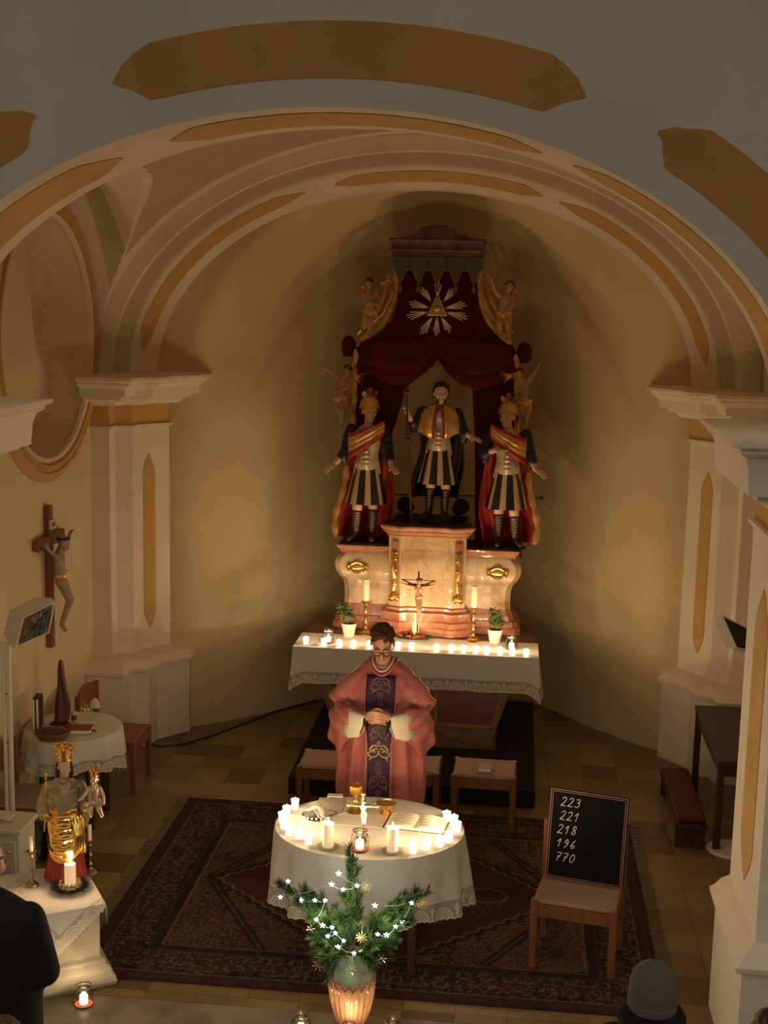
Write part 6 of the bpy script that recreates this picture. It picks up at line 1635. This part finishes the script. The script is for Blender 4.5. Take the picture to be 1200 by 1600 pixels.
m = MB(); m.tube([Vector((.10*cos(a), -.07, .04+.0*a)) if False else Vector((.12*cos(a), 0, .06+.035*sin(a))) for a in [PI*k/14 for k in range(15)]], .005, 6); m.build('handle', MATS['wicker'], t)
p = at(106, 1133, Z=SZt); t = thing('carved_wood_piece', 'tall dark carved wood piece standing on the side table against the wall', 'sculpture', p+Vector((-.07,.02,0)))
m = MB(); rr = []
for j in range(17):
    u = j/16; z = .52*u; w_ = (.046+.012*sin(u*7))*(1-u**3*.85)+.004; d_ = .045*(1-u**2*.8)+.003; ox = .02*sin(u*4)+.03*u*u
    rr.append([Vector((ox+w_*cos(a)*(1+.18*sin(3*a+u*6)), d_*sin(a)*(1+.2*cos(4*a+u*5)), z)) for a in [2*PI*k/26 for k in range(26)]])
m.loft(rr, True, True); m.build('carving', mat('dark_carved_wood', (.11,.035,.018), .5, bump=.6, bscale=25), t, sub=1)
m = MB(); m.lathe([(.09,0),(.08,.012),(.0,.014)], (0,0,0), 12, .9, .7); m.build('foot', M_dark, t)
for k, (x, y, lab, c_) in enumerate(((76,1137,'black upright book leaning beside the carved wood piece, nearer the lamp','black_cover'), (82,1137,'slim black upright book next to the carved wood piece','black_cover'))):
    p = at(x, y, Z=SZt); t = thing('upright_book', lab, 'book', p+Vector((-.10,.0,0)), .15, 'black books on the side table')
    m = MB(); m.bx(-.012, .012, -.08, .08, 0, .25); m.build('cover', mat('black_cover', (.012,.012,.014), .35), t, bevel=.003)
    m = MB(); m.bx(-.009, .009, -.0815, .078, .004, .247); m.build('pages', M_paper, t)
p = at(116, 1128, Z=SZt); t = thing('small_candle_glass', 'small pale candle in a printed glass on the round side table', 'candle', p)
m = MB(); m.lathe([(.020,0),(.022,.003),(.022,.085),(.020,.088),(0,.086)], (0,0,0), 18); m.build('wax', mat('pale_candle', (.55,.52,.42), .5), t); m = MB(); m.lathe([(.0225,.02),(.0225,.06)], (0,0,0), 18, cap=False); m.build('dark_label', mat('dark_green_label', (.05,.06,.035), .6), t)
p = at(132, 1110, Z=SZt); t = thing('hand_bell', 'small brass altar bells at the back of the round side table', 'bell', p)
for k in (-1, 0, 1): m = MB(); m.lathe([(.020,0),(.021,.003),(.015,.018),(.010,.026),(.002,.030)], (k*.026, abs(k)*.01, 0), 14); m.build('bell_cup', M_brass, t)
m = MB(); m.tube([(-.026,.01,.028),(-.015,0,.045),(0,0,.052),(.015,0,.045),(.026,.01,.028)], .003, 6); m.cap((0,0,.03),(0,0,.075),.004,.006); m.build('handle', M_brass, t)
p = at(148, 1108, Z=SZt); m = MB()
m.loft([[Vector((x*w_, y_, z)) for x, y_ in ((-.05,-.02),(.05,-.025),(.055,.02),(-.045,.03))] for z, w_ in ((0,1),(.04,.9),(.075,.6),(.095,.25))], True, True)
tag(m.build('folded_napkin', M_linen, loc=p, sub=2), 'white linen folded to a peak at the back of the round side table', 'napkin')

# ---------------------------------------------------------------- floor lamp by the left wall, white cabinet, right-hand wall lamp
LP = at(17, 1290, Y=8.35); lx = LP.x
M_lw = mat('white_lacquer', (.70,.66,.56), .4); M_refl = mat('dark_reflector', (.26,.24,.17), .15, metal=1., var=.5, vscale=22); 
t = thing('floor_lamp', 'white floor lamp with tilted box head before the left wall', 'lamp', (lx, 8.35, 0))
zt2 = at(17, 1008, Y=8.35).z
m = MB(); m.lathe([(.17,0),(.175,.01),(.16,.025),(.03,.03)], (0,0,0), 28); m.build('base', M_lw, t)
m = MB(); m.bar((-.022,0,.02), (-.022,0,zt2+.02), .022, .03); m.bar((.016,0,.02), (.016,0,zt2+.02), .026, .03); m.build('pole', M_lw, t, bevel=.004)
for zz in (.5, 1.0, 1.35): m = MB(); m.ell((0,-.016,zz), (.006,.004,.006)); m.build('screw', M_blackp, t)
G = [at(x, y, Y=8.30+dy)-Vector((lx, 8.35, 0)) for x, y, dy in ((26,1010,-.05),(37,966,0),(84,942,.06),(76,988,.02))]
m = MB(); nrm = (G[1]-G[0]).cross(G[3]-G[0]).normalized(); 
if nrm.y < 0: nrm = -nrm
bk = Vector((-.13,.02,.05)); cen = sum(G, Vector())/4
r0 = [cen+(g-cen)*1.10 for g in G]; r1 = [cen+(g-cen)*1.12+bk*.3+nrm*.03 for g in G]; r2 = [cen+(g-cen)*.85+bk+nrm*.07 for g in G]
ri = [cen+(g-cen)*.96 for g in G]; rj = [cen+(g-cen)*.80+nrm*.035 for g in G]
m.loft([rj, ri, r0, r1, r2], True, True); hd_l = m.build('lamp_head', M_lw, t, ang=20, bevel=.004)
m = MB(); mid = (ri[1]+ri[2])/2; f_ = nrm*.030
rf = [cen+(g-cen)*.90-nrm*.002 for g in G]; m.prism(rf, nrm*.01); m.build('reflector', M_refl, hd_l, smooth=False)
m = MB()
for a_, b_ in ((0,2),(1,3)): m.tube([rf[a_].lerp(rf[b_], .12)-nrm*.004, rf[a_].lerp(rf[b_], .88)-nrm*.004], .0035, 5)
for k in (.55, .7, .85): m.tube([rf[0].lerp(rf[3], k)-nrm*.004, rf[1].lerp(rf[2], k)-nrm*.004], .0025, 5)
m.build('grille', M_blackp, hd_l)
cp_ = at(36, 1300, Y=7.62); t = thing('white_cabinet', 'white painted cabinet at the left frame edge behind the bald onlooker', 'cabinet', (cp_.x-.24, 7.75, 0))
m = MB(); m.bx(-.20, .215, -.13, .14, 0, cp_.z-.02); m.build('body', M_lw, t, bevel=.01)
m = MB(); m.bx(-.22, .235, -.15, .16, cp_.z-.02, cp_.z+.015); m.build('top_board', M_lw, t, bevel=.008)
m = MB(); m.bx(-.17, .19, -.140, -.128, .06, cp_.z-.07); dr = m.build('door', M_lw, t, bevel=.004); m = MB(); m.ell((.15,-.155,cp_.z-.13), .012); m.build('knob', M_brass, dr)
m = MB(); m.bar((-.05,0,cp_.z+.06), (.12,0,cp_.z+.035), .10, .014); m.build('sloping_rest', M_lw, t, bevel=.004)
# right: wall lamp with dark reflector and black cable strip
r_ = [at(x, y, Y=9.6+dy) for x, y, dy in ((1130,965,0),(1138,968,.1),(1162,1000,.02),(1150,1012,-.05))]
wl = at(1150, 985, Y=9.6); t = thing('floor_lamp', 'white floor lamp with dark reflector half hidden by the right arch pier', 'lamp', (wl.x+.06, 9.6, 0))
m = MB(); m.lathe([(.17,0),(.175,.01),(.16,.025),(.03,.03)], (0,0,0), 28); m.build('base', M_lw, t)
m = MB(); m.bar((.06,0,.02), (.06,0,wl.z-.08), .03, .03); m.build('pole', M_lw, t)
of = Vector((wl.x+.06, 9.6, 0)); Gq = [at(x, y, Y=9.6+dy)-of for x, y, dy in ((1130,963,-.05),(1172,984,.05),(1180,1018,.04),(1152,1012,-.06))]
cen = sum(Gq, Vector())/4; nn_ = (Gq[1]-Gq[0]).cross(Gq[3]-Gq[0]).normalized(); nn_ = nn_ if nn_.y > 0 else -nn_
m = MB(); m.loft([[cen+(g-cen)*.93+nn_*.02 for g in Gq], [cen+(g-cen)*.97 for g in Gq], [cen+(g-cen)*1.08 for g in Gq], [cen+(g-cen)*1.1+nn_*.05 for g in Gq], [cen+(g-cen)*.8+nn_*.13 for g in Gq]], True, True); h2 = m.build('lamp_head', M_lw, t, ang=20)
m = MB(); rf = [cen+(g-cen)*.9-nn_*.002 for g in Gq]; m.prism(rf, nn_*.008); m.build('reflector', mat('black_reflector', (.04,.045,.04), .2, metal=.8), h2, smooth=False)
bt_ = at(1168, 845, X=2.88); bb = at(1160, 960, X=2.88); m = MB(); m.bx(2.80, 2.895, bt_.y-.08, bt_.y+.10, bb.z-.3, bt_.z); tag(m.build('loudspeaker', M_blackp, bevel=.004), 'slim black column loudspeaker on the right wall beside the arch pier', 'loudspeaker')
w = bpy.data.worlds.new('world'); sc.world = w; w.use_nodes = True
nt = w.node_tree; bg = nt.nodes['Background']
tc = nt.nodes.new('ShaderNodeTexCoord'); sx = nt.nodes.new('ShaderNodeSeparateXYZ'); nt.links.new(tc.outputs['Generated'], sx.inputs[0])
rp_ = nt.nodes.new('ShaderNodeValToRGB'); rp_.color_ramp.elements[0].position = .0; rp_.color_ramp.elements[0].color = (.018,.016,.012,1)
rp_.color_ramp.elements[1].position = .40; rp_.color_ramp.elements[1].color = (.62,.525,.41,1)
for p_, c_ in ((.60,(.62,.525,.41,1)),(.95,(.05,.045,.035,1))):
    e_ = rp_.color_ramp.elements.new(p_); e_.color = c_
nt.links.new(sx.outputs[2], rp_.inputs[0]); nt.links.new(rp_.outputs[0], bg.inputs[0]); bg.inputs[1].default_value = 1.0
sc.view_settings.view_transform = 'Standard'; sc.view_settings.look = 'None'
sc.view_settings.exposure = 0; sc.view_settings.gamma = 1; sc.view_settings.use_curve_mapping = False
sc.cycles.use_denoising = True
sc.cycles.max_bounces = 6; sc.cycles.transparent_max_bounces = 12
sc.cycles.sample_clamp_indirect = 3
